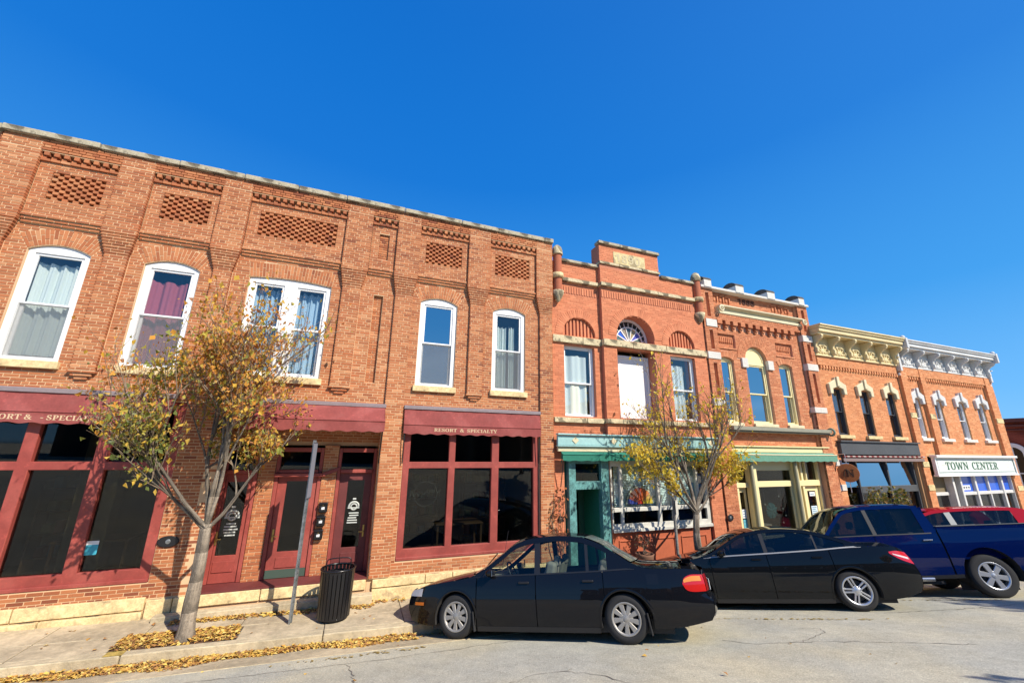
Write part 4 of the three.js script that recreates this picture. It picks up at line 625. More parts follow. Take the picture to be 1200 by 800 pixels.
// ------------------------------------------------------------------ vehicles: curved panels over measured profile lines
function spline(pts) {                      // monotone cubic through [u, y] points
  const n = pts.length, d = [], m = []; for (let i = 0; i + 1 < n; i++) d.push((pts[i + 1][1] - pts[i][1]) / (pts[i + 1][0] - pts[i][0]));
  m[0] = d[0]; m[n - 1] = d[n - 2]; for (let i = 1; i + 1 < n; i++) m[i] = d[i - 1] * d[i] <= 0 ? 0 : 2 * d[i - 1] * d[i] / (d[i - 1] + d[i]);
  return u => { if (u <= pts[0][0]) return pts[0][1]; if (u >= pts[n - 1][0]) return pts[n - 1][1]; let i = 0; while (u > pts[i + 1][0]) i++; const h = pts[i + 1][0] - pts[i][0], t = (u - pts[i][0]) / h, t2 = t * t, t3 = t2 * t; return (2 * t3 - 3 * t2 + 1) * pts[i][1] + (t3 - 2 * t2 + t) * h * m[i] + (3 * t2 - 2 * t3) * pts[i + 1][1] + (t3 - t2) * h * m[i + 1]; };
}
function gridGeo(nu, nv, fn, flip) {
  const pos = [], idx = []; for (let j = 0; j <= nv; j++) for (let i = 0; i <= nu; i++) pos.push(...fn(i / nu, j / nv));
  for (let j = 0; j < nv; j++) for (let i = 0; i < nu; i++) { const a = j * (nu + 1) + i, b = a + 1, c = a + nu + 1, e = c + 1; if (flip) idx.push(a, c, b, b, c, e); else idx.push(a, b, c, b, e, c); }
  const g = new THREE.BufferGeometry(); g.setAttribute('position', new THREE.Float32BufferAttribute(pos, 3)); g.setIndex(idx); g.computeVertexNormals(); return g;
}
function makeWheel(root, u, z, s, spec, U0) {
  const R = spec.R, rw = spec.rimR, tw = spec.tw, w = new THREE.Group(); w.name = 'wheel'; w.position.set(u - U0, R - .008, z); if (s < 0) w.rotation.y = Math.PI; root.add(w);
  const t = lathe([[rw - .01, -tw], [rw + .02, -tw - .006], [R - .05, -tw - .012], [R - .012, -tw + .02], [R, -tw + .045], [R, -.045], [R - .012, -.02], [R - .05, .012], [rw + .02, .006], [rw, -.004], [rw - .02, -.02]], 0, 0, 0, 40); t.rotateX(Math.PI / 2); mesh('tyre', t, M.rubber, w);
  const parts = [lathe([[rw - .005, -tw + .01], [rw - .03, -tw + .05], [rw - .035, -.05], [rw - .012, -.012], [rw + .004, -.004], [rw + .002, .004], [rw - .018, .004], [rw - .03, -.012]], 0, 0, 0, 40).rotateX(Math.PI / 2)];
  const n = spec.spokes, hub = spec.hub || .07;
  for (let k = 0; k < n; k++) { const a = k / n * 6.2832 + .3; const pr = spec.twin ? [[-.036, -.010], [.010, .036]] : [[-1, 1]]; for (const q of pr) { const wi = spec.twin ? [q[0], q[1], q[0] * 1.25, q[1] * 1.25] : [-spec.sw, spec.sw, -spec.sw2, spec.sw2]; const g = ext(poly([[wi[0], hub * .5], [wi[1], hub * .5], [wi[3], rw - .012], [wi[2], rw - .012]]), -.035, -.006, .006); g.rotateZ(a); parts.push(g); } }
  parts.push(lathe([[0, .002], [.028, .002], [.034, -.006], [hub, -.010], [hub + .006, -.03], [0, -.03]], 0, 0, 0, 24).rotateX(Math.PI / 2));
  mesh('rim', parts, spec.rimM, w); mesh('brake_disc', cyl(0, 0, 0, rw * .72, rw * .72, .02, 24).rotateX(Math.PI / 2).translate(0, 0, -.09), M.iron, w); mesh('wheel_back', cyl(0, 0, 0, rw - .02, rw - .02, .01, 24).rotateX(Math.PI / 2).translate(0, 0, -tw + .03), M.dark, w);
}
function makeCar(s) {
  const root = thing(s.name, s.label, s.category, [0, 0, 0], 0, s.group);
  { const [x, z, heading, k, half] = s.at, wb = s.uR - s.uF, m = roadFrame(x, z, heading * Math.PI / 180), p = V(-wb / 2 * k, .004, -half * k).applyMatrix4(m); m.setPosition(p); root.applyMatrix4(m); root.scale.setScalar(k); }   // s.at: near rear tyre contact, heading, scale
  const U0 = (s.uF + s.uR) / 2, L = s.L, W = s.W, paint = s.paint;
  const vprof = spline(s.vprof), belt = spline(s.belt), edge = spline(s.edge), mid = spline(s.mid), sill = spline(s.sill);
  const plan = u => 1 - s.pf[0] * Math.max(0, 1 - u / s.pf[1]) ** s.pf[2] - s.pr[0] * Math.max(0, 1 - (L - u) / s.pr[1]) ** s.pr[2];
  const halfW = (u, y) => { const b = belt(u); const z = W * plan(u) * vprof(Math.min(y, b)); return y > b ? z - (y - b) * s.tumble : z; };
  const fs = spline(s.fs), rs = spline(s.rs);
  const shift = (u, y) => u + fs(y) * Math.max(0, 1 - u / .55) ** 2 - rs(y) * Math.max(0, 1 - (L - u) / .55) ** 2;
  const TK = s.tailK || 1, tk = u => u > s.uR ? s.uR + (u - s.uR) * TK : u;
  const P = (u, y, z) => [tk(shift(u, y)) - U0, y, z];
  const arch = u => { for (const w of [s.uF, s.uR]) { const d = Math.abs(u - w); if (d < s.archR) return s.archY + Math.sqrt(s.archR ** 2 - d * d) * (s.archS || 1); } return null; };
  const low = u => arch(u) ?? sill(u);
  const top = u => s.topLine ? s.topLine(u, belt(u), edge(u)) : (u < s.uA || u > s.uC ? edge(u) : belt(u));
  // side strip between two height lines
  const side = (uA, uB, lo, hi, off, sg, nu, nv = 10) => {
    const us = new Set(); for (let i = 0; i <= nu; i++) us.add(lerp(uA, uB, i / nu)); for (const w of [s.uF, s.uR]) for (const e of [-1, 1]) for (const k of [-.001, .001, .004, .012, .025, .045]) { const q = w + e * s.archR - e * k; if (q > uA && q < uB) us.add(q); }
    const a = [...us].sort((p, q) => p - q), n = a.length - 1;
    return gridGeo(n, nv, (p, v) => { const u = a[Math.round(p * n)], l = lo(u), h = Math.max(hi(u), l), y = lerp(l, h, v); return P(u, y, sg * (halfW(u, y) + off)); }, sg < 0);
  };
  const topSurf = (uA, uB, off = 0, zA = -1, zB = 1, nu = 16, nv = 20, curveA = 0, curveB = 0) => gridGeo(nu, nv, (p, v) => { const q = lerp(zA, zB, v), u = lerp(uA + curveA * q * q, uB + curveB * q * q, p), e = edge(u), m = mid(u), y = e + (m - e) * (1 - q * q) + off; return P(u, y, q * halfW(u, e)); }, true);
  const endSurf = (rear, yA, yB, zA, zB, off, bulge, nv = 6, nu = 20) => gridGeo(nu, nv, (p, v) => { const y = lerp(yA, yB, v), q = lerp(zA, zB, p), u = rear ? L : 0, hw = halfW(u, y), b = bulge * (1 - q * q) + off, uu = tk(shift(u, y)) - U0; return [rear ? uu + b : uu - b, y, q * hw]; }, rear);
  const both = fn => [1, -1].flatMap(sg => fn(sg));
  const gap = .0075, c = s.cuts;
  const pan = (name, uA, uB, nu, hiF = top, m = paint) => both(sg => [mesh(name, side(uA + gap, uB - gap, low, hiF, 0, sg, nu), m, root)]);
  const fend = pan('front_wing', 0, c[0], 46); const fd = pan('front_door', c[0], c[1], 22); const rd = c[2] > c[1] ? pan('rear_door', c[1], c[2], 26) : []; const rq = pan(s.bed ? 'bed_side' : 'rear_wing', c[2] + (s.bed ? .02 : 0), L, 46);
  both(sg => [mesh('inner_panel', side(.35, L - .35, u => Math.max(low(u) + .01, sill(u)), u => Math.min(top(u), belt(u)) - .015, -.03, sg, 70), M.black, root)]);
  both(sg => [mesh('sill_trim', side(s.uF + s.archR + .03, s.uR - s.archR - .03, u => sill(u) - .06, u => sill(u) + .012, .004, sg, 40, 2), s.sillM || M.black, root)]);
  // door handles and side mouldings
  [[fd, c[1] - .20, 0], [rd, c[2] - .24, 1]].forEach(([arr, u, k]) => arr.forEach((d, i) => { const sg = i ? -1 : 1, y = s.handleY + k * .015; mesh('handle', rbx(-.09, .09, -.016, .016, -.01, .028, .012).translate(u - U0, y, sg * (halfW(u, y) + .004)), s.handleM || paint, d); if (s.moulding) mesh('moulding', side(arr === fd ? c[0] + .01 : c[1] + .01, arr === fd ? c[1] - .01 : c[2] - .16, () => s.moulding - .03, () => s.moulding + .03, .012, sg, 14, 4), paint, d); }));
  // tops
  if (!s.noHood) mesh('bonnet', topSurf(.02, s.uH, 0, -.98, .98, 20, 20, 0, .18), paint, root);
  mesh('windscreen', topSurf(s.uH + .03, s.uR0, .002, -.93, .93, 14, 20, .18, .10), s.glassF || s.glass, root);
  mesh('roof', topSurf(s.uR0 + .0, s.uR1, 0, -.995, .995, 16, 20, .10, -.06), paint, root);
  if (!s.bed) { mesh('rear_window', topSurf(s.uR1, s.uT, .002, -.90, .90, 12, 20, -.06, -.10), s.glassR || s.glass, root); if (!s.noTrunk) { mesh('boot_lid', topSurf(s.uT + .02, L, 0, -.985, .985, 16, 20, -.10, 0), paint, root); } }
  // greenhouse sides: outer frame band, glass between belt and frame, pillars
  const fr = s.frame, inner = u => Math.max(belt(u) + .001, Math.min(edge(u) - fr, edge(u - .05) - fr * .6, edge(u + .05) - fr * .6));
  both(sg => [mesh('window_frame', side(s.uA, s.uC, inner, edge, 0, sg, 90, 3), s.pillarM || paint, root)]);
  const G = s.windows; // list of [uA, uB] glass spans
  G.forEach(([a, b]) => both(sg => [mesh('side_window', side(a, b, u => belt(u) + .012, u => Math.max(belt(u) + .012, inner(u)), -.012, sg, 26, 6), s.glass, root)]));
  both(sg => [mesh('window_trim', [side(s.uA + .05, s.uC - .12, u => belt(u) - .006, u => Math.max(belt(u) - .006, Math.min(belt(u) + .016, inner(u))), .005, sg, 50, 2)], s.trim || M.black, root)]);
  let prev = null; for (const [a, b] of G) { if (prev !== null) both(sg => [mesh('pillar', side(prev, a, u => belt(u), inner, -.004, sg, 4, 6), s.bPillar || M.black, root)]); prev = b; }
  both(sg => [mesh('rear_pillar', side(prev, s.uC, u => belt(u), inner, 0, sg, 16, 6), s.rearPillarM || paint, root)]);
  // ends
  const ty = edge(0) ; mesh('front_bumper', endSurf(false, sill(0), s.fb, -1, 1, 0, s.bul[0]), paint, root); mesh('nose', endSurf(false, s.fb, edge(0), -1, 1, 0, s.bul[0]), paint, root);
  mesh('rear_bumper', [endSurf(true, sill(L), s.rb, -1, 1, .0, s.bul[1])], paint, root); mesh(s.bed ? 'tailgate' : 'tail_panel', endSurf(true, s.rb, top(L), -1, 1, 0, s.bul[1]), paint, root);
  if (s.under) mesh('underbody', [bx(.5 - U0, L - .5 - U0, sill(L / 2) - .06, sill(L / 2) + .12, -W * .82, W * .82)], M.black, root);
  // lamps
  if (s.tail) both(sg => { const t = s.tail, lo = spline(t.lo), hi = spline(t.hi); const m = mesh('tail_lamp', [side(t.u, L - .002, lo, hi, .008, sg, 12, 6), endSurf(true, t.lo[t.lo.length - 1][1], t.hi[t.hi.length - 1][1], sg > 0 ? t.z : -1, sg > 0 ? 1 : -t.z, .008, s.bul[1])], t.m, root); if (t.amber) mesh('indicator_lens', [side(t.u + .02, L - .05, u => lerp(lo(u), hi(u), .62), u => lerp(lo(u), hi(u), .92), .012, sg, 8, 3)], mat([.75, .24, .03], .2, { clearcoat: 1 }), m); if (t.white) mesh('reversing_lens', side(t.u + .06, L - .04, u => lerp(lo(u), hi(u), .35), u => lerp(lo(u), hi(u), .55), .012, sg, 8, 3), mat([.65, .55, .55], .2), m); return [m]; });
  if (s.head) both(sg => { const h = s.head, m = mesh('headlamp', [side(.004, h.u, u => h.y0, u => lerp(h.y1, h.y1 + .03, u / h.u), .008, sg, 10, 5), endSurf(false, h.y0, h.y1, sg > 0 ? h.z : -1, sg > 0 ? 1 : -h.z, .008, s.bul[0])], mat([.55, .56, .58], .1, { clearcoat: 1 }), root); mesh('marker_lens', side(.16, .36, () => s.marker, () => s.marker + .045, .006, sg, 6, 2), mat([.65, .16, .01], .3), m); return [m]; });
  if (s.plate) { const pl = mesh('number_plate', rbx(-.006, .006, 0, .15, -.16, .16, .005).translate(tk(shift(L, s.plate)) - U0 + s.bul[1] + .012, s.plate, 0), mat([.60, .62, .64], .5), root); mesh('plate_print', [bx(.0062, .0075, .05, .10, -.12, .12).translate(tk(shift(L, s.plate)) - U0 + s.bul[1] + .012, s.plate, 0)], mat([.05, .07, .2], .5), pl); }
  // wheels with wells
  for (const u of [s.uF, s.uR]) for (const sg of [1, -1]) {
    makeWheel(root, u, sg * (halfW(u, .45) - s.inset), sg, s.wheel, U0);
    const g = gridGeo(20, 1, (p, v) => { const a = Math.PI * p * 1.16 - .08 * Math.PI; return [u - U0 + Math.cos(a) * (s.archR + .004), s.archY + Math.sin(a) * (s.archR + .004) * (s.archS || 1), sg * (v ? halfW(u, .6) - .006 : halfW(u, .6) - .34)]; }); mesh('wheel_well', [g, bx(u - U0 - s.archR, u - U0 + s.archR, .12, .75, sg * (halfW(u, .6) - .36), sg * (halfW(u, .6) - .34))], M.dark, root);
    if (s.lip) { const lp = gridGeo(24, 2, (p, v) => { const a = Math.PI * p; const r = s.archR + v * .035; const x = u + Math.cos(a) * r, y = s.archY + Math.sin(a) * r * (s.archS || 1); return P(x, y, sg * (halfW(x, y) + .010 * (1 - Math.abs(v - .5) * 1.2))); }, sg > 0); mesh('arch_lip', lp, paint, root); }
    if (s.flaps) mesh('mud_flap', rbx(-.012, .012, .12, .40, -.12, .10, .008).rotateZ(.12).translate(u - U0 + s.archR + .0, 0, sg * (halfW(u, .3) - .08)), M.rubber, root);
  }
  // mirrors
  both(sg => { const u = s.mir[0], y = s.mir[1], z = sg * (halfW(u, y) + .09); const g = new THREE.SphereGeometry(1, 14, 10); g.scale(.07, .06, .10); g.translate(u - U0, y, z); const m = mesh('mirror', [g, bar([u - U0 + .02, y - .03, sg * (halfW(u, y) - .01)], [u - U0 + .01, y - .02, z], .05, .03)], paint, root); mesh('mirror_glass', bx(.062, .066, -.045, .045, -.085, .085).translate(u - U0, y, z), M.chrome, m); return [m]; });
  // cabin
  const cab = s.cabin; if (cab) {
    mesh('dashboard', rbx(s.uH + .15 - U0, s.uH + .55 - U0, belt(s.uH + .4) - .25, belt(s.uH + .4) + .01, -W * .82, W * .82, .06), cab.m, root); mesh('cabin_floor', bx(s.uH + .1 - U0, s.uC - .2 - U0, .25, .32, -W * .85, W * .85), M.black, root); mesh('parcel_shelf', rbx(s.uC - .75 - U0, s.uC - .1 - U0, belt(s.uC) - .12, belt(s.uC) - .06, -W * .7, W * .7), cab.m, root);
    for (const [us, w] of [[cab.seat1, .24], [cab.seat2, .55]]) for (const zz of w < .3 ? [-.38, .38] : [0]) { const st = mesh('seat', [rbx(us - .5 - U0, us - U0, .34, .52, zz - w, zz + w, .06), rbx(-.10, .08, 0, .62, -w, w, .06).rotateZ(-.28).translate(us + .02 - U0, .48, zz)], cab.m, root); for (const hz of w < .3 ? [0] : [-.36, .36]) mesh('headrest', rbx(-.05, .05, 0, .17, -.12, .12, .04).rotateZ(-.15).translate(us + .23 - U0, s.headrest || 1.06, zz + hz), cab.m, st); }
    const sw = new THREE.TorusGeometry(.17, .014, 8, 24); sw.rotateY(Math.PI / 2); sw.rotateZ(.45); sw.translate(cab.wheel - U0, belt(cab.wheel) + .03, .38); mesh('steering_wheel', [sw, bar([cab.wheel - U0, belt(cab.wheel) + .03, .22], [cab.wheel - U0, belt(cab.wheel) + .03, .54], .02), bar([cab.wheel - U0, belt(cab.wheel) + .03, .38], [cab.wheel - .25 - U0, belt(cab.wheel) - .1, .38], .04)], M.black, root);
  }
  root.userData.api = { side, endSurf, topSurf, P, halfW, U0, belt, edge }; const api = root.userData.api; delete root.userData.api; return { root, api };
}
const carPaint = (c, o = {}) => mat(c, .6, { clearcoat: .75, clearcoatRoughness: .012, specularIntensity: 0, ...o });
const carGlass = mat([.66, .72, .68], .01, { transmission: 1, thickness: 0, ior: 1.45 }), dustGlass = mat([.46, .52, .44], .12, { transmission: .72, thickness: 0, ior: 1.5 }), tintGlass = mat([.16, .19, .21], .01, { transmission: 1, thickness: 0, ior: 1.55 });
// --- older dark sedan, nearest
{
  const k = makeCar({
    name: 'parked_car', label: 'older black four-door sedan with grey spoked wheels nearest the bin', category: 'car', tailK: 1.10, glassF: dustGlass, glassR: dustGlass, at: [4.0, 3.75, 38.5, .985, .84], group: 'cars parked at the kerb', paint: carPaint([.0058, .0064, .0088]), L: 4.95, W: .89, uF: .98, uR: 3.78, archR: .365, archY: .30, archS: 1.04,
    vprof: [[.1, .93], [.2, .955], [.35, .985], [.5, 1.0], [.62, .995], [.75, .985], [.85, .96], [.95, .93], [1.05, .90]], belt: [[0, .70], [1.0, .86], [1.5, .89], [2.6, .915], [3.4, .94], [4.0, .965], [4.95, .95]],
    edge: [[0, .66], [.3, .745], [.8, .82], [1.20, .875], [1.42, .965], [1.75, 1.18], [2.08, 1.39], [2.35, 1.45], [2.75, 1.475], [3.15, 1.445], [3.45, 1.35], [3.75, 1.18], [4.02, 1.01], [4.2, .968], [4.7, .955], [4.95, .925]],
    mid: [[0, .70], [.25, .79], [.7, .875], [1.15, .955], [1.35, 1.04], [1.7, 1.26], [2.05, 1.46], [2.35, 1.51], [2.75, 1.53], [3.15, 1.505], [3.45, 1.41], [3.8, 1.20], [4.1, 1.05], [4.4, 1.035], [4.8, 1.025], [4.95, .985]],
    sill: [[0, .235], [.3, .19], [.6, .18], [4.2, .20], [4.6, .24], [4.95, .30]], pf: [.20, 1.0, 2.4], pr: [.14, .9, 2.4], fs: [[.2, .08], [.45, .0], [.6, .03], [.75, .14]], rs: [[.25, .10], [.4, .01], [.56, .0], [.60, .06], [.8, .07], [1.0, .12]], bul: [.16, .10], tumble: .30,
    uA: 1.24, uC: 4.10, uH: 1.12, uR0: 2.10, uR1: 3.30, uT: 4.02, cuts: [1.36, 2.40, 3.50], frame: .085, windows: [[1.54, 2.38], [2.48, 3.24], [3.29, 3.58]], handleY: .80, handleM: M.black, moulding: .60, lip: true, flaps: true, under: true, glass: carGlass, fb: .52, rb: .585, inset: .03,
    tail: { u: 4.60, lo: [[4.60, .76], [4.62, .71], [4.68, .67], [4.78, .66], [4.95, .665]], hi: [[4.60, .77], [4.62, .82], [4.68, .86], [4.78, .88], [4.95, .875]], z: .64, m: mat([.50, .015, .012], .15, { clearcoat: 1 }), amber: true }, head: { u: .30, y0: .60, y1: .69, z: .45 }, marker: .47, plate: .62, mir: [1.62, .95], headrest: 1.0,
    wheel: { R: .325, rimR: .215, tw: .19, spokes: 9, sw: .020, sw2: .040, hub: .10, rimM: M.alloyDull }, cabin: { m: mat([.28, .27, .24], .9), seat1: 2.45, seat2: 3.35, wheel: 1.86 }
  });
  const { P, halfW, U0, edge } = k.api, X = u => P(u, 1, 0)[0]; // low boot spoiler, exhaust, hanging tag on the mirror
  mesh('spoiler', [bx(X(4.66), X(4.90), 1.075, 1.095, -.66, .66), bx(X(4.68), X(4.84), 1.02, 1.074, .50, .60), bx(X(4.68), X(4.84), 1.02, 1.074, -.60, -.50)], carPaint([.0058, .0064, .0088]), k.root);
  mesh('fuel_flap', k.api.side(4.12, 4.28, () => .76, () => .90, .003, 1, 6, 4), carPaint([.008, .009, .012]), k.root); mesh('aerial', bar([1.3 - U0, .92, -.7], [1.45 - U0, 1.62, -.72], .006), M.iron, k.root); for (const wz of [.1, -.5]) mesh('wiper', bar([1.28 - U0, 1.02, wz], [1.62 - U0, 1.235, wz + .36], .014), M.black, k.root);
  mesh('exhaust', cyl(0, 0, 0, .035, .035, .22, 12).rotateZ(-Math.PI / 2).translate(4.80 - U0, .24, -.45), M.iron, k.root);
  mesh('mirror_tag', bx(2.0 - U0, 2.004 - U0, .98, 1.10, .03, .09), M.black, k.root);
}
// --- newer black sedan
{
  const dark = carPaint([.005, .0062, .008]);
  const k = makeCar({
    name: 'parked_car', label: 'newer glossy black sedan with five-spoke silver wheels in the middle of the row', category: 'car', at: [9.16, 3.84, 39, 1.01, .86], group: 'cars parked at the kerb', paint: dark, L: 4.98, W: .92, uF: 1.0, uR: 3.86, archR: .375, archY: .31, archS: 1.05,
    vprof: [[.1, .93], [.2, .955], [.35, .98], [.5, .995], [.68, 1.0], [.8, .99], [.92, .965], [1.0, .94], [1.1, .91]], belt: [[0, .72], [1.1, .90], [1.6, .935], [2.6, .975], [3.4, 1.01], [4.1, 1.05], [4.98, 1.02]],
    edge: [[0, .68], [.3, .77], [.8, .86], [1.22, .925], [1.45, 1.0], [1.8, 1.18], [2.15, 1.345], [2.45, 1.40], [2.85, 1.42], [3.25, 1.39], [3.6, 1.30], [3.95, 1.17], [4.25, 1.075], [4.5, 1.05], [4.8, 1.035], [4.98, .99]],
    mid: [[0, .74], [.25, .84], [.7, .93], [1.15, 1.01], [1.38, 1.08], [1.75, 1.27], [2.12, 1.42], [2.45, 1.465], [2.85, 1.48], [3.25, 1.455], [3.6, 1.37], [3.95, 1.24], [4.3, 1.13], [4.6, 1.115], [4.85, 1.105], [4.98, 1.06]],
    sill: [[0, .21], [.3, .18], [.6, .18], [4.3, .19], [4.6, .22], [4.98, .30]], pf: [.20, 1.0, 2.4], pr: [.13, .8, 2.6], fs: [[.2, .08], [.45, .0], [.65, .04], [.8, .16]], rs: [[.25, .12], [.4, .03], [.55, .0], [.75, .04], [1.05, .15]], bul: [.18, .12], tumble: .33,
    uA: 1.26, uC: 4.30, uH: 1.15, uR0: 2.18, uR1: 3.42, uT: 4.22, cuts: [1.42, 2.50, 3.62], frame: .06, windows: [[1.55, 2.48], [2.55, 3.42], [3.45, 3.92]], handleY: .88, under: true, glass: tintGlass, trim: mat([.30, .30, .30], .5, { metalness: .7 }), fb: .55, rb: .60, inset: .03,
    tail: { u: 4.60, lo: [[4.60, .93], [4.75, .83], [4.98, .74]], hi: [[4.60, .96], [4.75, .97], [4.98, .94]], z: .66, m: mat([.52, .012, .018], .12, { clearcoat: 1 }), white: true }, head: { u: .5, y0: .66, y1: .76, z: .5 }, marker: .5, plate: .72, mir: [1.66, 1.0], headrest: 1.06, lip: true,
    wheel: { R: .335, rimR: .235, tw: .20, spokes: 5, twin: true, hub: .075, rimM: M.alloy }, cabin: { m: mat([.24, .23, .20], .9), seat1: 2.5, seat2: 3.42, wheel: 1.9 }
  });
}
// --- blue pickup
{
  const blue = carPaint([.001, .007, .060]);
  const uCab = 4.12, L = 6.0;
  const k = makeCar({
    name: 'pickup_truck', label: 'dark blue pickup truck with chrome handles parked behind the black sedans', category: 'truck', at: [12.78, 4.35, 37, .985, .94], paint: blue, L, W: 1.03, uF: 1.0, uR: 4.80, archR: .50, archY: .42, archS: 1.05, bed: true,
    vprof: [[.3, .95], [.45, .975], [.6, .99], [.8, 1.0], [1.0, 1.0], [1.15, .985], [1.3, .965]], belt: [[0, .98], [1.1, 1.16], [1.6, 1.21], [2.6, 1.235], [4.13, 1.25], [4.145, 1.37], [6.0, 1.385]],
    edge: [[0, .95], [.4, 1.08], [1.5, 1.19], [1.84, 1.25], [2.16, 1.52], [2.48, 1.78], [2.74, 1.845], [2.95, 1.865], [3.7, 1.86], [4.0, 1.83], [4.08, 1.70], [4.14, 1.26]],
    mid: [[0, 1.02], [.4, 1.16], [1.5, 1.28], [1.76, 1.345], [2.11, 1.62], [2.43, 1.85], [2.74, 1.925], [2.95, 1.945], [3.7, 1.935], [4.0, 1.90], [4.14, 1.5]],
    topLine: (u, b, e) => u < 1.62 ? e : b, sill: [[0, .42], [.5, .40], [3.7, .42], [5.4, .50], [6.0, .56]], pf: [.12, .7, 2.4], pr: [.02, .4, 2.4], fs: [[.4, .05], [.7, .0], [1.0, .08]], rs: [[.4, .03], [1.2, 0]], bul: [.12, .02], tumble: .26,
    uA: 1.66, uC: 4.14, uH: 1.57, uR0: 2.56, uR1: 3.96, uT: 4.10, cuts: [1.78, 2.90, uCab], frame: .075, windows: [[1.96, 2.90], [2.98, 3.90]], handleY: 1.10, handleM: M.chrome, glass: tintGlass, fb: .72, rb: .68, inset: .04, under: true, trim: M.black,
    tail: { u: 5.82, lo: [[5.82, .80], [6, .80]], hi: [[5.82, 1.18], [6, 1.18]], z: .86, m: mat([.45, .012, .012], .15, { clearcoat: 1 }) }, head: { u: .3, y0: .72, y1: .95, z: .55 }, marker: .62, mir: [1.72, 1.30], headrest: 1.38,
    wheel: { R: .41, rimR: .26, tw: .25, spokes: 6, sw: .040, sw2: .052, hub: .09, rimM: M.alloy }, cabin: { m: mat([.16, .15, .14], .9), seat1: 2.5, seat2: 3.4, wheel: 2.0 }
  });
  const { U0, halfW } = k.api, w = .99, X = u => u - U0;
  mesh('cab_rear', [bx(X(4.06), X(4.10), .5, 1.26, -.95, .95)], blue, k.root); mesh('rear_glass', bx(X(4.10), X(4.105), 1.27, 1.75, -.72, .72), tintGlass, k.root);
  mesh('cab_pillar', [bx(X(4.06), X(4.11), 1.262, 1.80, .73, .85), bx(X(4.06), X(4.11), 1.262, 1.80, -.85, -.73), bx(X(4.02), X(4.11), 1.75, 1.84, -.725, .725)], blue, k.root);
  mesh('bed_floor', [bx(X(4.15), X(5.97), .72, .76, -.9, .9), bx(X(4.15), X(4.19), .76, 1.22, -.9, .9)], blue, k.root);
  for (const sg of [1, -1]) { mesh('bed_inner_wall', bx(X(4.16), X(5.98),   .76, 1.36, sg * .86, sg * .89), blue, k.root); mesh('bed_rail', rbx(X(4.15), X(6.0), 1.372, 1.392, sg > 0 ? .85 : -1.005, sg > 0 ? 1.005 : -.85, .008), M.slate, k.root); mesh('side_step', [cyl(0, 0, 0, .045, .045, 2.15, 12).rotateZ(-Math.PI / 2).translate(X(1.55), .36, sg * 1.0)], M.chrome, k.root); mesh('bed_liner_flap', rbx(X(5.40), X(5.43), .35, .62, sg * .95 - .1, sg * .95 + .1), M.rubber, k.root); }
}
// --- red estate behind the pickup's bed
{
  const red = carPaint([.36, .012, .018]);
  makeCar({
    name: 'parked_car', label: 'bright red tall estate car with a grey pillar beyond the blue pickup bed', category: 'car', at: [17.0, 3.3, 36, 1.06, .86], group: 'cars parked at the kerb', paint: red, L: 4.7, W: .92, uF: .95, uR: 3.6, archR: .40, archY: .34, archS: 1.04,
    vprof: [[.1, .93], [.3, .975], [.5, .995], [.8, 1.0], [.95, .98], [1.1, .95], [1.2, .93]], belt: [[0, .85], [1.0, 1.0], [2.5, 1.06], [4.0, 1.09], [4.7, 1.08]],
    edge: [[0, .82], [.4, .93], [1.1, 1.03], [1.3, 1.10], [1.7, 1.36], [2.05, 1.60], [2.4, 1.67], [3.0, 1.69], [3.8, 1.67], [4.25, 1.62], [4.42, 1.48], [4.6, 1.12], [4.7, 1.0]], mid: [[0, .88], [.4, 1.0], [1.1, 1.1], [1.25, 1.18], [1.65, 1.45], [2.0, 1.67], [2.4, 1.74], [3.0, 1.76], [3.8, 1.74], [4.25, 1.69], [4.45, 1.52], [4.62, 1.16], [4.7, 1.02]],
    sill: [[0, .28], [.5, .24], [4.2, .26], [4.7, .34]], pf: [.16, .8, 2.4], pr: [.08, .6, 2.4], fs: [[.3, .06], [.6, 0], [.9, .1]], rs: [[.3, .04], [.6, 0], [1.1, .06]], bul: [.14, .08], tumble: .28,
    uA: 1.16, uC: 4.62, uH: 1.05, uR0: 2.1, uR1: 4.2, uT: 4.58, noTrunk: true, cuts: [1.35, 2.35, 3.35], frame: .075, windows: [[1.45, 2.52], [2.66, 3.98]], bPillar: mat([.20, .21, .22], .5, { metalness: .3 }), handleY: .98, glass: tintGlass, fb: .6, rb: .64, inset: .03, under: true,
    tail: { u: 4.45, lo: [[4.45, .85], [4.7, .85]], hi: [[4.45, 1.08], [4.7, 1.05]], z: .75, m: mat([.5, .01, .01], .15, { clearcoat: 1 }) }, head: { u: .35, y0: .72, y1: .84, z: .5 }, marker: .55, mir: [1.55, 1.12], headrest: 1.2, wheel: { R: .35, rimR: .23, tw: .21, spokes: 5, sw: .03, sw2: .04, rimM: M.alloy }, cabin: { m: mat([.25, .24, .22], .9), seat1: 2.4, seat2: 3.4, wheel: 1.8 }
  });
}
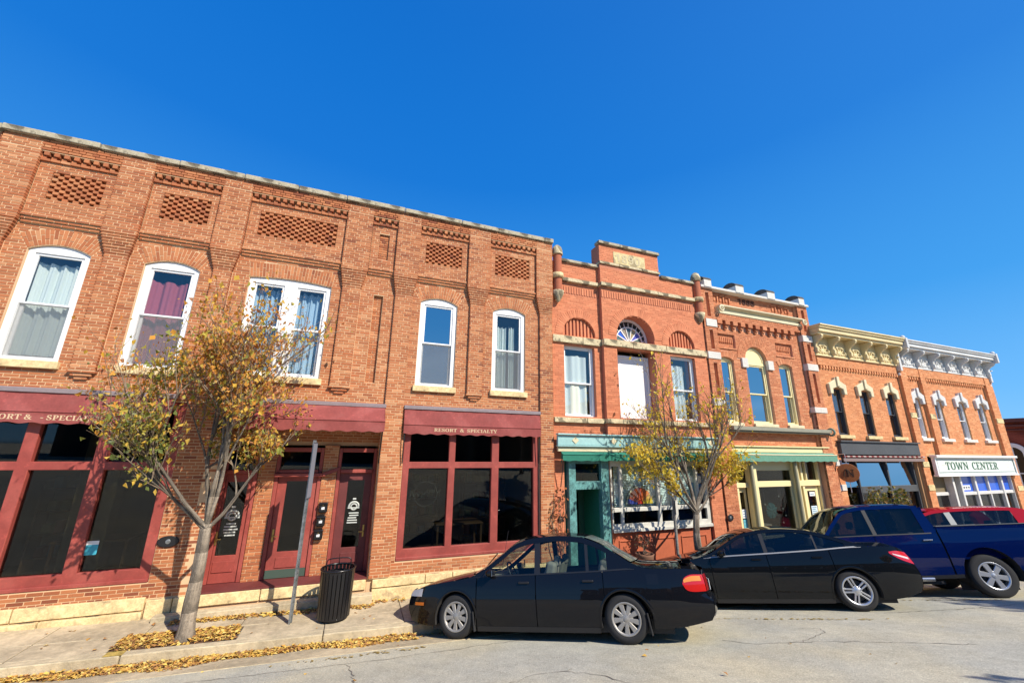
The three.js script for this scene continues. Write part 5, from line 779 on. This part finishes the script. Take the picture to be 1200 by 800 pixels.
// ------------------------------------------------------------------ trees
function leafGeo(w, l) { // small folded, drooping leaf: four triangles
  const g = new THREE.BufferGeometry(); g.setAttribute('position', new THREE.Float32BufferAttribute([0, 0, 0, -w, l * .45, .25 * w, 0, l * .5, -.15 * w, 0, 0, 0, 0, l * .5, -.15 * w, w, l * .45, .25 * w, -w, l * .45, .25 * w, 0, l, -.4 * w, 0, l * .5, -.15 * w, w, l * .45, .25 * w, 0, l * .5, -.15 * w, 0, l, -.4 * w], 3)); g.computeVertexNormals(); return g;
}
function taper(pts, r0, r1, seg, rs = 8) {   // tapered limb along a curve
  const c = new THREE.CatmullRomCurve3(pts), g = new THREE.TubeGeometry(c, seg, 1, rs), p = g.attributes.position, n = rs + 1;
  for (let i = 0; i <= seg; i++) { const o = c.getPointAt(i / seg), r = lerp(r0, r1, i / seg); for (let j = 0; j < n; j++) { const k = i * n + j; p.setXYZ(k, o.x + (p.getX(k) - o.x) * r, o.y + (p.getY(k) - o.y) * r, o.z + (p.getZ(k) - o.z) * r); } }
  g.computeVertexNormals(); return g;
}
function makeTree(o) {
  const root = thing(o.name || 'street_tree', o.label, 'tree', o.pos, 0, o.group); seed = o.seed;
  const limbs = [], twigs = [], leafAt = [];
  const trunkPts = o.trunk.map(p => V(...p)), top = trunkPts[trunkPts.length - 1];
  const tr = taper(trunkPts, o.r0, o.r1, 28, 18); { const p0 = tr.attributes.position, nn = 19; for (let i = 0; i < p0.count; i++) { const ring = Math.floor(i / nn), a = (i % nn % 18) / 18 * 6.283, y = p0.getY(i), c = new THREE.CatmullRomCurve3(trunkPts).getPointAt(Math.min(1, ring / 28)), k = 1 + .07 * Math.sin(a * 3 + y * 2.1) + .045 * Math.sin(a * 5 - y * 3.3) + .03 * Math.sin(a * 2 + y * 9); p0.setX(i, c.x + (p0.getX(i) - c.x) * k); p0.setZ(i, c.z + (p0.getZ(i) - c.z) * k); } const p = tr.attributes.position; for (let i = 0; i < p.count; i++) { const y = p.getY(i), k = 1 + .5 * Math.exp(-y * 9) ; p.setX(i, trunkPts[0].x + (p.getX(i) - trunkPts[0].x) * (y < .25 ? k : 1)); p.setZ(i, trunkPts[0].z + (p.getZ(i) - trunkPts[0].z) * (y < .25 ? k : 1)); } tr.computeVertexNormals(); }
  mesh('trunk', tr, M.bark, root);
  const grow = (a, dir, len, r, depth) => {
    const pts = [a.clone()]; let p = a.clone(), d = dir.clone(); const n = 4;
    for (let i = 0; i < n; i++) { d.add(V(rr(-.22, .22), rr(-.05, .24), rr(-.22, .22)).multiplyScalar(o.wob || 1)).normalize(); p = p.clone().addScaledVector(d, len / n); pts.push(p); }
    (depth < 2 ? limbs : twigs).push(taper(pts, r, r * .45, depth < 2 ? 8 : 4, depth < 2 ? 7 : 4));
    if (depth >= o.depth) { for (let i = 1; i <= n; i++) leafAt.push([pts[i], d]); return; }
    const kids = o.kids[depth]; for (let k = 0; k < kids; k++) { const t = rr(.35, 1), q = pts[Math.min(n, Math.max(1, Math.round(t * n)))], nd = d.clone().add(V(rr(-1, 1), rr(-.35, .75), rr(-1, 1)).multiplyScalar(o.spread || .85)).normalize(); grow(q, nd, len * rr(.5, .75), r * .5, depth + 1); }
    if (depth > 0) leafAt.push([pts[n], d], [pts[n - 1], d]);
  };
  for (const [dx, dy, dz, len, r, t] of o.limbs) { const c = new THREE.CatmullRomCurve3(trunkPts); grow(c.getPointAt(t ?? 1), V(dx, dy, dz).normalize(), len, r, 0); }
  limbs.forEach(g => mesh('limb', g, M.bark, root)); mesh('twigs', twigs, M.twig, root).userData.kind = 'stuff';
  const cols = o.cols.map(c => new THREE.Color().setRGB(...c)), lg = leafGeo(o.lw, o.ll), items = [];
  for (const [p, d] of leafAt) { if (o.keep && !o.keep(p)) continue; const n = o.leaves * (o.dens ? o.dens(p) : 1); for (let k = 0; k < n; k++) { if (n < 1 && rnd() > n) continue; items.push(p.clone().add(V(rr(-1, 1), rr(-1, .7), rr(-1, 1)).multiplyScalar(o.jit))); } }
  const im = new THREE.InstancedMesh(lg, mat([1, 1, 1], .8, { transmission: .5, thickness: 0, side: THREE.DoubleSide }), items.length), m4 = new THREE.Matrix4(), q = new THREE.Quaternion(), e = new THREE.Euler(), col = new THREE.Color();
  items.forEach((p, i) => { q.setFromEuler(e.set(rr(-1.2, 1.2) + 2.4, rr(0, 6.28), rr(-.8, .8))); const s = rr(.45, 1.35), cu = rr(.6, 1.25); m4.compose(p, q, V(s * cu, s, s * rr(.3, 2.6))); im.setMatrixAt(i, m4); const h = o.tone ? o.tone(p) : rnd(); im.setColorAt(i, col.copy(cols[clamp(Math.floor((h * .5 + rnd() * .5) * cols.length), 0, cols.length - 1)]).multiplyScalar(rr(.95, 1.4))); });
  im.name = 'crown'; im.userData.kind = 'stuff'; im.castShadow = im.receiveShadow = true; root.add(im); return root;
}
const fall = [[.13, .17, .02], [.24, .26, .025], [.42, .35, .03], [.60, .38, .025], [.60, .28, .02], [.48, .17, .02], [.34, .13, .03], [.66, .44, .03]];
{
  const y1 = sideY(-2.18);
  makeTree({ label: 'near street tree with sparse orange and green leaves in a leaf-strewn pit', pos: [-2.18, y1 - .06, 1.0], seed: 7, r0: .108, r1: .078, trunk: [[0, 0, 0], [-.01, .5, 0], [.01, 1.1, .01], [.0, 1.62, 0]],
    limbs: [[-.68, 1.1, .1, 1.95, .034], [-.08, 1.5, -.2, 2.1, .040], [.30, 1.4, .05, 2.0, .034], [.15, 1.4, .3, 1.8, .030], [-1.0, .62, .15, 1.5, .032, .97], [.66, .80, -.15, 1.2, .034, .98], [-.3, 1.3, -.3, 1.9, .04]], depth: 3, kids: [6, 5, 4], wob: .75, spread: .8, leaves: 1.1, lw: .030, ll: .086, jit: .11, cols: fall,
    tone: p => clamp(-.02 + (p.y - 1.6) * .15 + .22 * Math.sin(p.x * 3 + p.z * 2), 0, 1), dens: p => clamp(1.15 - .25 * Math.abs(p.x + .1), .25, 1.2) * (p.y < 2.3 ? .7 : 1) });
  makeTree({ label: 'further street tree, half bare with bright yellow lower leaves, behind the black sedans', pos: [8.10, sideY(8.1) - .06, 1.0], seed: 19, r0: .10, r1: .07, trunk: [[0, 0, 0], [.02, .6, 0], [-.02, 1.2, .01], [.04, 1.75, 0]],
    limbs: [[-.6, 1.1, .1, 1.9, .042], [-.1, 1.4, -.2, 1.8, .045], [.6, 1.2, .05, 1.9, .042], [.25, 1.2, .35, 1.7, .036], [1.0, .6, -.1, 1.5, .03, .95], [-1.0, .6, .1, 1.5, .03, .97]], depth: 3, kids: [6, 5, 4], wob: .7, spread: .75, leaves: 2.8, lw: .032, ll: .095, jit: .11, cols: [[.66, .50, .02], [.72, .56, .03], [.60, .42, .02], [.40, .34, .03], [.50, .30, .02]],
    tone: p => clamp(1.0 - (p.y - 1.7) * .5, 0, 1), dens: p => clamp(1.7 - (p.y - 1.9) * .95, .12, 1.6) });
}
// ------------------------------------------------------------------ street furniture
const slopeFix = o => { o.rotation.z = tilt; return o; };
{ // slatted litter bin
  const b = thing('litter_bin', 'black slatted metal litter bin with a hooped lid rail on the pavement', 'bin', [-.085, sideY(-.085), .80]); const n = 26;
  for (let i = 0; i < n; i++) { const a = i / n * 6.2832, c = Math.cos(a), s = Math.sin(a), g = rbx(-.027, .027, .05, .80, -.006, .006, .003); const p = g.attributes.position; for (let k = 0; k < p.count; k++) if (p.getY(k) > .7) p.setZ(k, p.getZ(k) + .02); g.rotateY(Math.PI / 2 - a); g.translate(.262 * c, 0, .262 * s); mesh('slat', g, M.blackGloss, b); }
  const ring = (y, r, t) => new THREE.TorusGeometry(r, t, 8, 36).rotateX(Math.PI / 2).translate(0, y, 0);
  mesh('top_rim', [ring(.81, .285, .018)], M.blackGloss, b); mesh('bottom_ring', [ring(.06, .255, .014)], M.blackGloss, b); mesh('middle_ring', ring(.42, .25, .008), M.blackGloss, b); mesh('liner', lathe([[.0, .06], [.22, .06], [.235, .74], [.225, .74], [.21, .08], [0, .08]], 0, 0, 0, 24), M.black, b); mesh('base', cyl(0, 0, 0, .2, .2, .05, 20), M.iron, b);
  mesh('lid_rail', [tube([[-.2, .81, 0], [-.2, .93, 0], [-.18, .955, 0], [.18, .955, 0], [.2, .93, 0], [.2, .81, 0]], .010, 30, 6), tube([[0, .955, -.0], [0, .9, 0], [0, .81, -.2]], .008, 8, 6)], M.blackGloss, b);
}
{ // parking sign seen nearly edge-on
  const s = thing('sign_post', 'tall galvanised sign post with a narrow plate seen edge-on beside the litter bin', 'sign', [-.755, sideY(-.755), .82]);
  const ch = []; for (const [a, b, c, d] of [[-.04, -.022, -.016, .016], [.022, .04, -.016, .016], [-.022, .022, -.016, -.008]]) ch.push(bx(a, b, 0, 3.02, c, d)); const post = mesh('post', ch.map(g => g.rotateY(1.25)), M.galv, s); 
  const bolts = []; for (let y = .1; y < 3; y += .11) bolts.push(cyl(0, 0, 0, .006, .006, .016, 6).rotateX(Math.PI / 2).translate(0, y, -.004)); mesh('punched_holes', bolts.map(g => g.rotateY(1.25)), M.dark, s).userData.kind = 'stuff';
  const pl = mesh('plate', [rbx(-.15, .15, 1.98, 2.98, -.002, .002, .002)].map(g => g.rotateY(1.42).translate(.02, 0, .0)), mat([.16, .17, .21], .5, { metalness: .4, map: T.grain }), s); mesh('plate_face', bx(-.14, .14, 2.0, 2.96, .0022, .003).rotateY(1.42).translate(.02, 0, 0), mat([.25, .26, .30], .5), pl);
}
{ const s = thing('sign_post', 'short grey sign post beside the yellow-leaved tree', 'sign', [7.50, sideY(7.5), .95]); mesh('post', cyl(0, 0, 0, .035, .035, 2.0, 12), mat([.34, .32, .28], .6, { map: T.grain }), s); mesh('cap', new THREE.SphereGeometry(.042, 12, 8).translate(0, 2.0, 0), M.galv, s); mesh('plate', rbx(-.11, .11, 1.62, 1.95, .036, .04).rotateY(.9), M.greyWhite, s); }
// tree pit: mulch bed
{ const y = sideY(-2.2); const pit = struct('tree_pit', rbx(-3.01, -1.46, -.2, -.012, .73, 1.235, .01).rotateZ(tilt).translate(0, .05, 0), mat([.16, .075, .035], 1, { map: T.grain, bumpMap: T.bumpC, bumpScale: .03 })); }
// plaques, boxes and signs on the fronts
const plaque = (x, y, z, rx, ry, label) => { const t = thing('oval_plaque', label, 'plaque', [x, y, z]); mesh('plate', lathe([[0, 0], [rx * .9, 0], [rx, .006], [rx * .92, .016], [rx * .86, .012], [0, .012]], 0, 0, 0, 28).scale(1, 1, ry / rx).rotateX(Math.PI / 2), M.black, t); mesh('emblem', new THREE.SphereGeometry(ry * .42, 12, 8).scale(1, 1, .15).translate(0, 0, .013), M.galv, t); return t; };
plaque(-2.965, 1.315, .012, .165, .095, 'black oval plaque on the brick pier beside the leftmost shop window'); plaque(4.86, 1.33, -.02, .075, .07, 'small dark round plaque on the ivy-covered pier'); plaque(10.20, 1.16, .155, .11, .09, 'dark oval plaque on the red pier left of the cream shop front');
{ const lab = ['topmost of three black letter boxes between the red doors', 'middle of three black letter boxes between the red doors', 'lowest of three black letter boxes between the red doors'];
  [1.74, 1.48, 1.22].forEach((y, i) => { const b = thing('letter_box', lab[i], 'letter box', [-.53 - i * .015, y - .0, -.40]); const g = new THREE.CylinderGeometry(.06, .06, .17, 14, 1, false, 0, Math.PI); mesh('body', [rbx(-.085, .085, -.10, .09, 0, .09, .03)], M.blackGloss, b); mesh('flap', rbx(-.09, .09, .06, .105, .0, .11, .02), M.blackGloss, b); mesh('name_label', bx(-.03, .03, -.03, .02, .0905, .092), M.white, b); mesh('latch', cyl(0, 0, 0, .01, .01, .01, 8).rotateX(Math.PI / 2).translate(0, .05, .115), M.brass, b); }); }
const decalM = mat([.52, .55, .52], .8);
function decal(x, y, z, w, label) { const t = thing('door_lettering', label, 'lettering', [x, y, z]); mesh('crest', [new THREE.TorusGeometry(w * .42, w * .09, 4, 24, Math.PI).translate(0, .0, 0).scale(1, 1, .05), new THREE.TorusGeometry(w * .25, w * .07, 4, 20).scale(1, 1, .05), bx(-w * .5, w * .5, -w * .12, -w * .02, 0, .002)], decalM, t); for (let i = 0; i < 5; i++) mesh('text_line', bx(-w * rr(.25, .5), w * rr(.25, .5), -w * (.55 + i * .2), -w * (.45 + i * .2), 0, .002), decalM, t); mesh('small_mark', bx(-w * .14, w * .14, w * .62, w * .76, 0, .002), decalM, t); return t; }
decal(.07, 1.72, -.473, .24, 'white crest and lines of lettering on the dark red right-hand door'); decal(-2.165, 1.62, -.473, .26, 'white crest and lines of lettering on the left-hand door behind the tree');
{ const s = thing('window_sticker', 'small blue and white sticker low in the leftmost shop window', 'sticker', [-4.06, 1.26, -.10]); mesh('blue_part', bx(-.085, .085, -.11, .05, 0, .002), mat([.05, .38, .50], .7), s); mesh('white_part', bx(-.085, .085, .05, .11, 0, .002), M.white, s); }
{ const s = thing('window_sign', 'faint ring sign with script lettering in the left pane of the three-pane shop window', 'sign', [1.55, 1.98, -.16]); mesh('ring', new THREE.TorusGeometry(.26, .008, 6, 40), mat([.20, .20, .19], .6), s); mesh('script', tube([[-.36, -.12, 0], [-.30, .08, 0], [-.26, -.06, 0], [-.2, .04, 0], [-.16, -.05, 0], [-.1, .05, 0], [-.04, -.02, 0], [.02, .07, 0], [.06, -.0, 0], [.12, .08, 0], [.16, .02, 0], [.22, .14, 0], [.26, .02, 0], [.34, .08, 0]], .009, 60, 5), mat([.22, .22, .20], .6), s); }
{ // kiosk shapes seen dimly through the leftmost shop window
  const s = thing('display_board', 'tall dim brown board standing inside the leftmost shop window', 'board', [-4.55, .45, -.9]); mesh('panel', rbx(-.30, .30, .25, 2.85, -.02, .02), mat([.20, .16, .09], .9), s); mesh('foot', [rbx(-.3, .3, 0, .06, -.2, .2), rbx(-.03, .03, .06, .25, -.02, .02)], M.black, s); }
// dim furniture inside the shops
{
  const shelf = (x, z, label, n) => { const t = thing('shelf_unit', label, 'shelf', [x, .42, z]); for (const sx of [-.6, .6]) mesh('upright', rbx(sx - .02, sx + .02, 0, 1.8, -.2, .2), M.shelfWood, t); for (let i = 0; i < 4; i++) mesh('shelf_board', rbx(-.58, .58, .25 + i * .45, .28 + i * .45, -.2, .2), M.shelfWood, t); const cs = [[.35, .10, .06], [.10, .22, .30], [.42, .36, .22], [.20, .28, .12]]; for (let i = 0; i < 4; i++) for (let k = 0; k < 5; k++) { const h = rr(.12, .3); mesh('goods_box', rbx(-.5 + k * .21, -.36 + k * .21, .281 + i * .45, .281 + h + i * .45, -.1, .1), mat(cs[(i * 3 + k * n) % 4], .8), t); } };
  shelf(-5.5, -2.6, 'wooden shelf of boxed goods deep inside the leftmost shop', 1); shelf(-3.7, -3.2, 'second wooden shelf, nearer the entry, inside the leftmost shop', 2); shelf(1.7, -2.8, 'wooden shelf of goods behind the left pane of the three-pane window', 3); shelf(3.5, -2.2, 'wooden shelf of goods behind the right pane of the three-pane window', 1);
  const tb = (x, z, label) => { const t = thing('shop_table', label, 'table', [x, .42, z]); mesh('table_top', rbx(-.6, .6, .72, .76, -.35, .35), M.shelfWood, t); for (const [a, b] of [[-.55, -.3], [.55, -.3], [-.55, .3], [.55, .3]]) mesh('leg', rbx(a - .025, a + .025, 0, .719, b - .025, b + .025), M.shelfWood, t); };
  tb(-4.6, -1.6, 'plain wooden table inside the leftmost shop window'); tb(2.6, -1.4, 'plain wooden table behind the middle pane of the three-pane window');
}
// hinged A-frame style planter greenery
function shrub(name, label, cat, pos, r, h, cols, n, lw, ll, sd, pot) {
  const t = thing(name, label, cat, pos); seed = sd; const st = []; for (let i = 0; i < 16; i++) { const a = rr(0, 6.28), q = rr(.2, 1) * r; st.push(taper([V(rr(-.05, .05), 0, rr(-.05, .05)), V(q * .5 * Math.cos(a), h * .5, q * .5 * Math.sin(a)), V(q * Math.cos(a), h * rr(.7, 1), q * Math.sin(a))], .008, .003, 5, 4)); } mesh('stems', st, M.twig, t).userData.kind = 'stuff';
  const im = new THREE.InstancedMesh(leafGeo(lw, ll), mat([1, 1, 1], .8, { transmission: .3, thickness: 0, side: THREE.DoubleSide }), n), m4 = new THREE.Matrix4(), q = new THREE.Quaternion(), e = new THREE.Euler(), col = new THREE.Color(); for (let i = 0; i < n; i++) { const a = rr(0, 6.28), f = Math.cbrt(rnd()), el = rr(-.2, 1), w = r * f * Math.sqrt(Math.max(.05, 1 - el * el * .6)); q.setFromEuler(e.set(rr(-2, 2), rr(0, 6.28), rr(-1, 1))); const s = rr(.6, 1.3); m4.compose(V(w * Math.cos(a), h * (.35 + .62 * el * f) + h * .05, w * Math.sin(a) * .7), q, V(s, s, s)); im.setMatrixAt(i, m4); const c = cols[Math.floor(rnd() * cols.length)]; im.setColorAt(i, col.setRGB(...c).multiplyScalar(rr(.7, 1.25))); } im.name = 'foliage'; im.userData.kind = 'stuff'; im.castShadow = im.receiveShadow = true; t.add(im);
  if (pot) mesh('pot', lathe([[0, -pot], [.16, -pot], [.22, -.05], [.24, 0], [.2, 0], [.18, -.06], [0, -.06]], 0, 0, 0, 20), mat([.20, .10, .06], .9), t); return t;
}
shrub('leafy_shrub', 'green and yellow leafy shrub in front of the slate shop front', 'shrub', [16.9, sideY(16.9) + .55, .55], .85, 1.75, [[.10, .14, .02], [.20, .20, .03], [.34, .26, .04], [.30, .17, .04]], 900, .04, .11, 41, .55);
shrub('potted_plant', 'dry reddish potted plant below the white-framed shop window', 'plant', [7.0, .5, .34], .26, .42, [[.22, .05, .03], [.28, .10, .05], [.14, .10, .04]], 200, .022, .06, 43, .5);
{ // dry vine on the pier between the first two buildings
  const t = thing('wall_vine', 'dry brown vine climbing the pier between the long block and the painted building', 'vine', [0, 0, 0]); seed = 51; const st = [], lf = []; for (let i = 0; i < 7; i++) { let p = V(4.62 + rr(0, .3), .2, .075); const pts = [p]; for (let k = 0; k < 6; k++) { p = p.clone().add(V(rr(-.10, .10), rr(.2, .38), 0)); p.x = clamp(p.x, 4.5, 5.0); p.z = p.x < 4.68 ? .07 : .02; pts.push(p); if (k > 0) for (let q = 0; q < 3; q++) lf.push(p.clone().add(V(rr(-.1, .1), rr(-.1, .1), rr(.005, .03)))); } st.push(taper(pts, .010, .004, 14, 5)); } mesh('stems', st, M.twig, t).userData.kind = 'stuff';
  const im = new THREE.InstancedMesh(leafGeo(.03, .08), mat([1, 1, 1], .9, { side: THREE.DoubleSide }), lf.length), m4 = new THREE.Matrix4(), q = new THREE.Quaternion(), e = new THREE.Euler(), col = new THREE.Color(); lf.forEach((p, i) => { q.setFromEuler(e.set(rr(-.6, .6), rr(-.6, .6), rr(0, 6.28))); m4.compose(p, q, V(1, 1, 1)); im.setMatrixAt(i, m4); im.setColorAt(i, col.setRGB(...[[.20, .06, .03], [.13, .06, .02], [.30, .10, .03]][i % 3])); }); im.name = 'leaves'; im.userData.kind = 'stuff'; im.castShadow = im.receiveShadow = true; t.add(im); }
// fallen leaves: drifts in the gutter, tree pit and along the step
{
  seed = 77; const items = [], put = (x, y, z, lift, c) => items.push([x, y + lift, z, c]);
  for (let i = 0; i < 11000; i++) { const x = rr(-9, 1.25), t = Math.pow(rnd(), 1.6) * (.26 + .12 * Math.sin(x * 2.1) + .08 * Math.sin(x * 5.3)); put(x, roadY(x, 1.42 + t), 1.42 + t, rr(.008, .05 * (1 - t * 2.2) + .012), rnd()); }
  for (let i = 0; i < 2400; i++) { const x = rr(-3.0, -1.48), z = .74 + Math.pow(rnd(), 1.1) * .34; put(x, sideY(x), z, rr(-.008, .03), rnd()); }
  for (let i = 0; i < 900; i++) { const x = rr(-3.0, -1.48), z = rr(.74, 1.22); put(x, sideY(x), z, rr(-.008, .015), rnd()); }
  for (let i = 0; i < 1100; i++) { const x = rr(-2.6, .6), z = .285 + Math.pow(rnd(), 2) * .16; put(x, sideY(x), z, rr(.004, .03), rnd()); }
  for (let i = 0; i < 90; i++) { const x = rr(.56, 1.2), z = .12 + Math.pow(rnd(), 2) * .14; put(x, sideY(x), z, rr(.004, .03), rnd()); }
  for (let i = 0; i < 90; i++) { const x = rr(-8, 9), z = rr(.1, 1.2); put(x, sideY(x), z, .006, rnd()); }
  for (let i = 0; i < 50; i++) { const x = rr(-6, 9), z = rr(1.6, 6); put(x, roadY(x, z), z, .008, rnd()); }
  for (let i = 0; i < 500; i++) { const x = rr(1.2, 20), z = 1.42 + Math.pow(rnd(), 2) * .25; put(x, roadY(x, z), z, rr(.008, .03), rnd()); }
  const im = new THREE.InstancedMesh(leafGeo(.017, .046), mat([1, 1, 1], .85, { side: THREE.DoubleSide }), items.length), m4 = new THREE.Matrix4(), q = new THREE.Quaternion(), e = new THREE.Euler(), col = new THREE.Color(), pc = [[.55, .33, .06], [.62, .42, .09], [.48, .25, .05], [.36, .17, .05], [.66, .48, .14], [.25, .12, .04]];
  items.forEach(([x, y, z, c], i) => { q.setFromEuler(e.set(-Math.PI / 2 + rr(-.55, .55), rr(-.5, .5), rr(0, 6.28), 'YXZ')); q.premultiply(new THREE.Quaternion().setFromAxisAngle(V(0, 1, 0), rr(0, 6.28))); const s = rr(.45, 1.75); m4.compose(V(x, y, z), q, V(s, s, s)); im.setMatrixAt(i, m4); im.setColorAt(i, col.setRGB(...pc[Math.floor(c * pc.length)])); });
  im.name = numbered('fallen_leaves'); im.userData = { kind: 'stuff', label: 'yellow and brown fallen leaves in the gutter and on the pavement', category: 'leaves' }; im.castShadow = im.receiveShadow = true; scene.add(im);
}
// ------------------------------------------------------------------ worn yellow bay lines, kerb paint and cracks in the road
{
  seed = 91;
  const paintPatch = (x, z, len, wid, heading, cover = 26) => { const f = roadFrame(x, z, heading), pcs = []; for (let i = 0; i < len * cover; i++) { const a = Math.sqrt(rnd()) * len, r = rr(.008, .03), cz = rr(-.5, .5) * wid, pts = []; for (let k = 0; k < 6; k++) { const t = k / 6 * 6.283; pts.push([a + r * Math.cos(t) * rr(.6, 1.4), cz + r * Math.sin(t) * rr(.6, 1.4)]); } const e = new THREE.ShapeGeometry(poly(pts)); e.rotateX(-Math.PI / 2); e.translate(0, .009 + i % 4 * .0006, 0); pcs.push(e.applyMatrix4(f)); } const m = mesh('road_marking', pcs, yellowPaint); m.userData.kind = 'structure'; return m; };
  const H = 36 * Math.PI / 180; for (const [x, z] of [[5.6, 2.3], [9.6, 2.4], [13.2, 2.4]]) paintPatch(x, z, 3.6, .11, H); paintPatch(-.9, 2.32, 2.2, .12, 0, 30);
  struct('kerb_paint', bx(-3.0, -2.78, .0005, .004, 1.25, 1.395).rotateZ(tilt).translate(0, .05, 0), yellowPaint);
  const crackM = mat([.19, .165, .135], 1);
  const crack = (pts, w) => { const pos = [], fine = []; for (let i = 0; i + 1 < pts.length; i++) { const n = Math.ceil(Math.hypot(pts[i + 1][0] - pts[i][0], pts[i + 1][1] - pts[i][1]) / .09); for (let k = 0; k < n; k++) { const t = k / n; fine.push([lerp(pts[i][0], pts[i + 1][0], t) + rr(-.03, .03), lerp(pts[i][1], pts[i + 1][1], t) + rr(-.03, .03)]); } } const idx = []; fine.forEach(([x, z], i) => { const n = fine[Math.min(i + 1, fine.length - 1)], q = fine[Math.max(0, i - 1)], dx = n[0] - q[0], dz = n[1] - q[1], l = Math.hypot(dx, dz) || 1, ww = w * rr(.25, .8); for (const s of [-1, 1]) { const X = x - dz / l * ww * s, Z = z + dx / l * ww * s; pos.push(X, roadY(X, Z) + .005, Z); } if (i) { const a = 2 * i - 2; idx.push(a, a + 1, a + 2, a + 1, a + 3, a + 2); } }); const g = new THREE.BufferGeometry(); g.setAttribute('position', new THREE.Float32BufferAttribute(pos, 3)); g.setIndex(idx); g.computeVertexNormals(); struct('road_crack', g, crackM); };
  crack([[2.6, 4.4], [2.9, 4.75], [3.1, 5.3], [3.05, 6.0], [3.5, 7.2]], .011); crack([[1.2, 4.7], [2.3, 4.35], [2.65, 4.38], [2.75, 4.25]], .008);
  crack([[5.3, 4.2], [5.5, 4.55], [6.4, 4.9], [7.4, 5.6], [7.9, 6.0]], .012); crack([[6.1, 4.8], [6.9, 4.6], [7.2, 4.35], [6.9, 4.15]], .007); crack([[9.3, 4.1], [10.5, 4.5], [12.5, 4.9], [15, 5.0]], .014); crack([[-5, 2.9], [-2, 2.6], [.5, 2.75], [3.4, 2.6]], .010); crack([[.2, 2.8], [.3, 4.2], [.1, 5.6], [.4, 7.5]], .009);
}
// ------------------------------------------------------------------ the other side of the street (behind the viewer): seen only in glass and paint, and by its shadows
{
  const gyO = 1.7;
  const build = (x0, x1, h, m, label) => { const B = thing('street_building', label, 'building', [0, 0, 0]); mesh('wall', bx(x0 + .01, x1 - .01, gyO - 2.5, gyO + h, 21, 30), m, B); mesh('cornice', rbx(x0, x1, gyO + h - .5, gyO + h + .05, 20.7, 20.995), M.slate, B); for (let x = x0 + .8; x < x1 - 1.2; x += 1.9) { const w = mesh('window', rbx(x, x + .9, gyO + 3.3, gyO + 4.5, 20.9, 20.995), M.greyWhite, B); mesh('pane', bx(x + .08, x + .82, gyO + 3.38, gyO + 4.42, 20.88, 20.898), M.blackGloss, w); } mesh('shop_front', rbx(x0 + .4, x1 - .4, gyO - .5, gyO + 3.0, 20.9, 20.99), M.black, B); };
  build(-16, -5, 5.2, mat([.20, .10, .07], .9), 'brown brick building across the street, left of the gap'); build(-4, 8, 5.4, mat([.16, .07, .05], .9), 'dark red brick building straight across the street'); build(8, 19, 4.9, mat([.22, .17, .12], .9), 'tan brick building across the street to the right'); build(19.5, 32, 5.6, mat([.15, .07, .05], .9), 'tall dark brick building across the street at the far right');
  makeTree({ label: 'street tree across the road to the right of the viewer, throwing shade on the asphalt', pos: [9.0, roadY(9.0, 12.6) - .05, 12.6], seed: 31, r0: .11, r1: .08, trunk: [[0, 0, 0], [0, 1.1, 0], [.02, 2.3, 0]], limbs: [[-.5, 1.1, .1, 1.2, .05], [.5, 1.2, .1, 1.2, .05], [0, 1.2, .5, 1.2, .05], [0, 1.2, -.5, 1.2, .05]], depth: 2, kids: [6, 5], leaves: 14, lw: .07, ll: .18, jit: .3, cols: fall });
  makeTree({ label: 'street tree further right across the road, out past the pickup', pos: [15.5, roadY(15.5, 11.2) - .05, 11.2], seed: 33, r0: .12, r1: .08, trunk: [[0, 0, 0], [0, 1.6, 0], [.02, 3.4, 0]], limbs: [[-.5, 1.1, .1, 1.2, .05], [.5, 1.2, .1, 1.2, .05], [0, 1.2, .5, 1.2, .05], [0, 1.2, -.5, 1.2, .05]], depth: 2, kids: [6, 5], leaves: 14, lw: .07, ll: .18, jit: .3, cols: fall });
}
renderer.render(scene, camera);
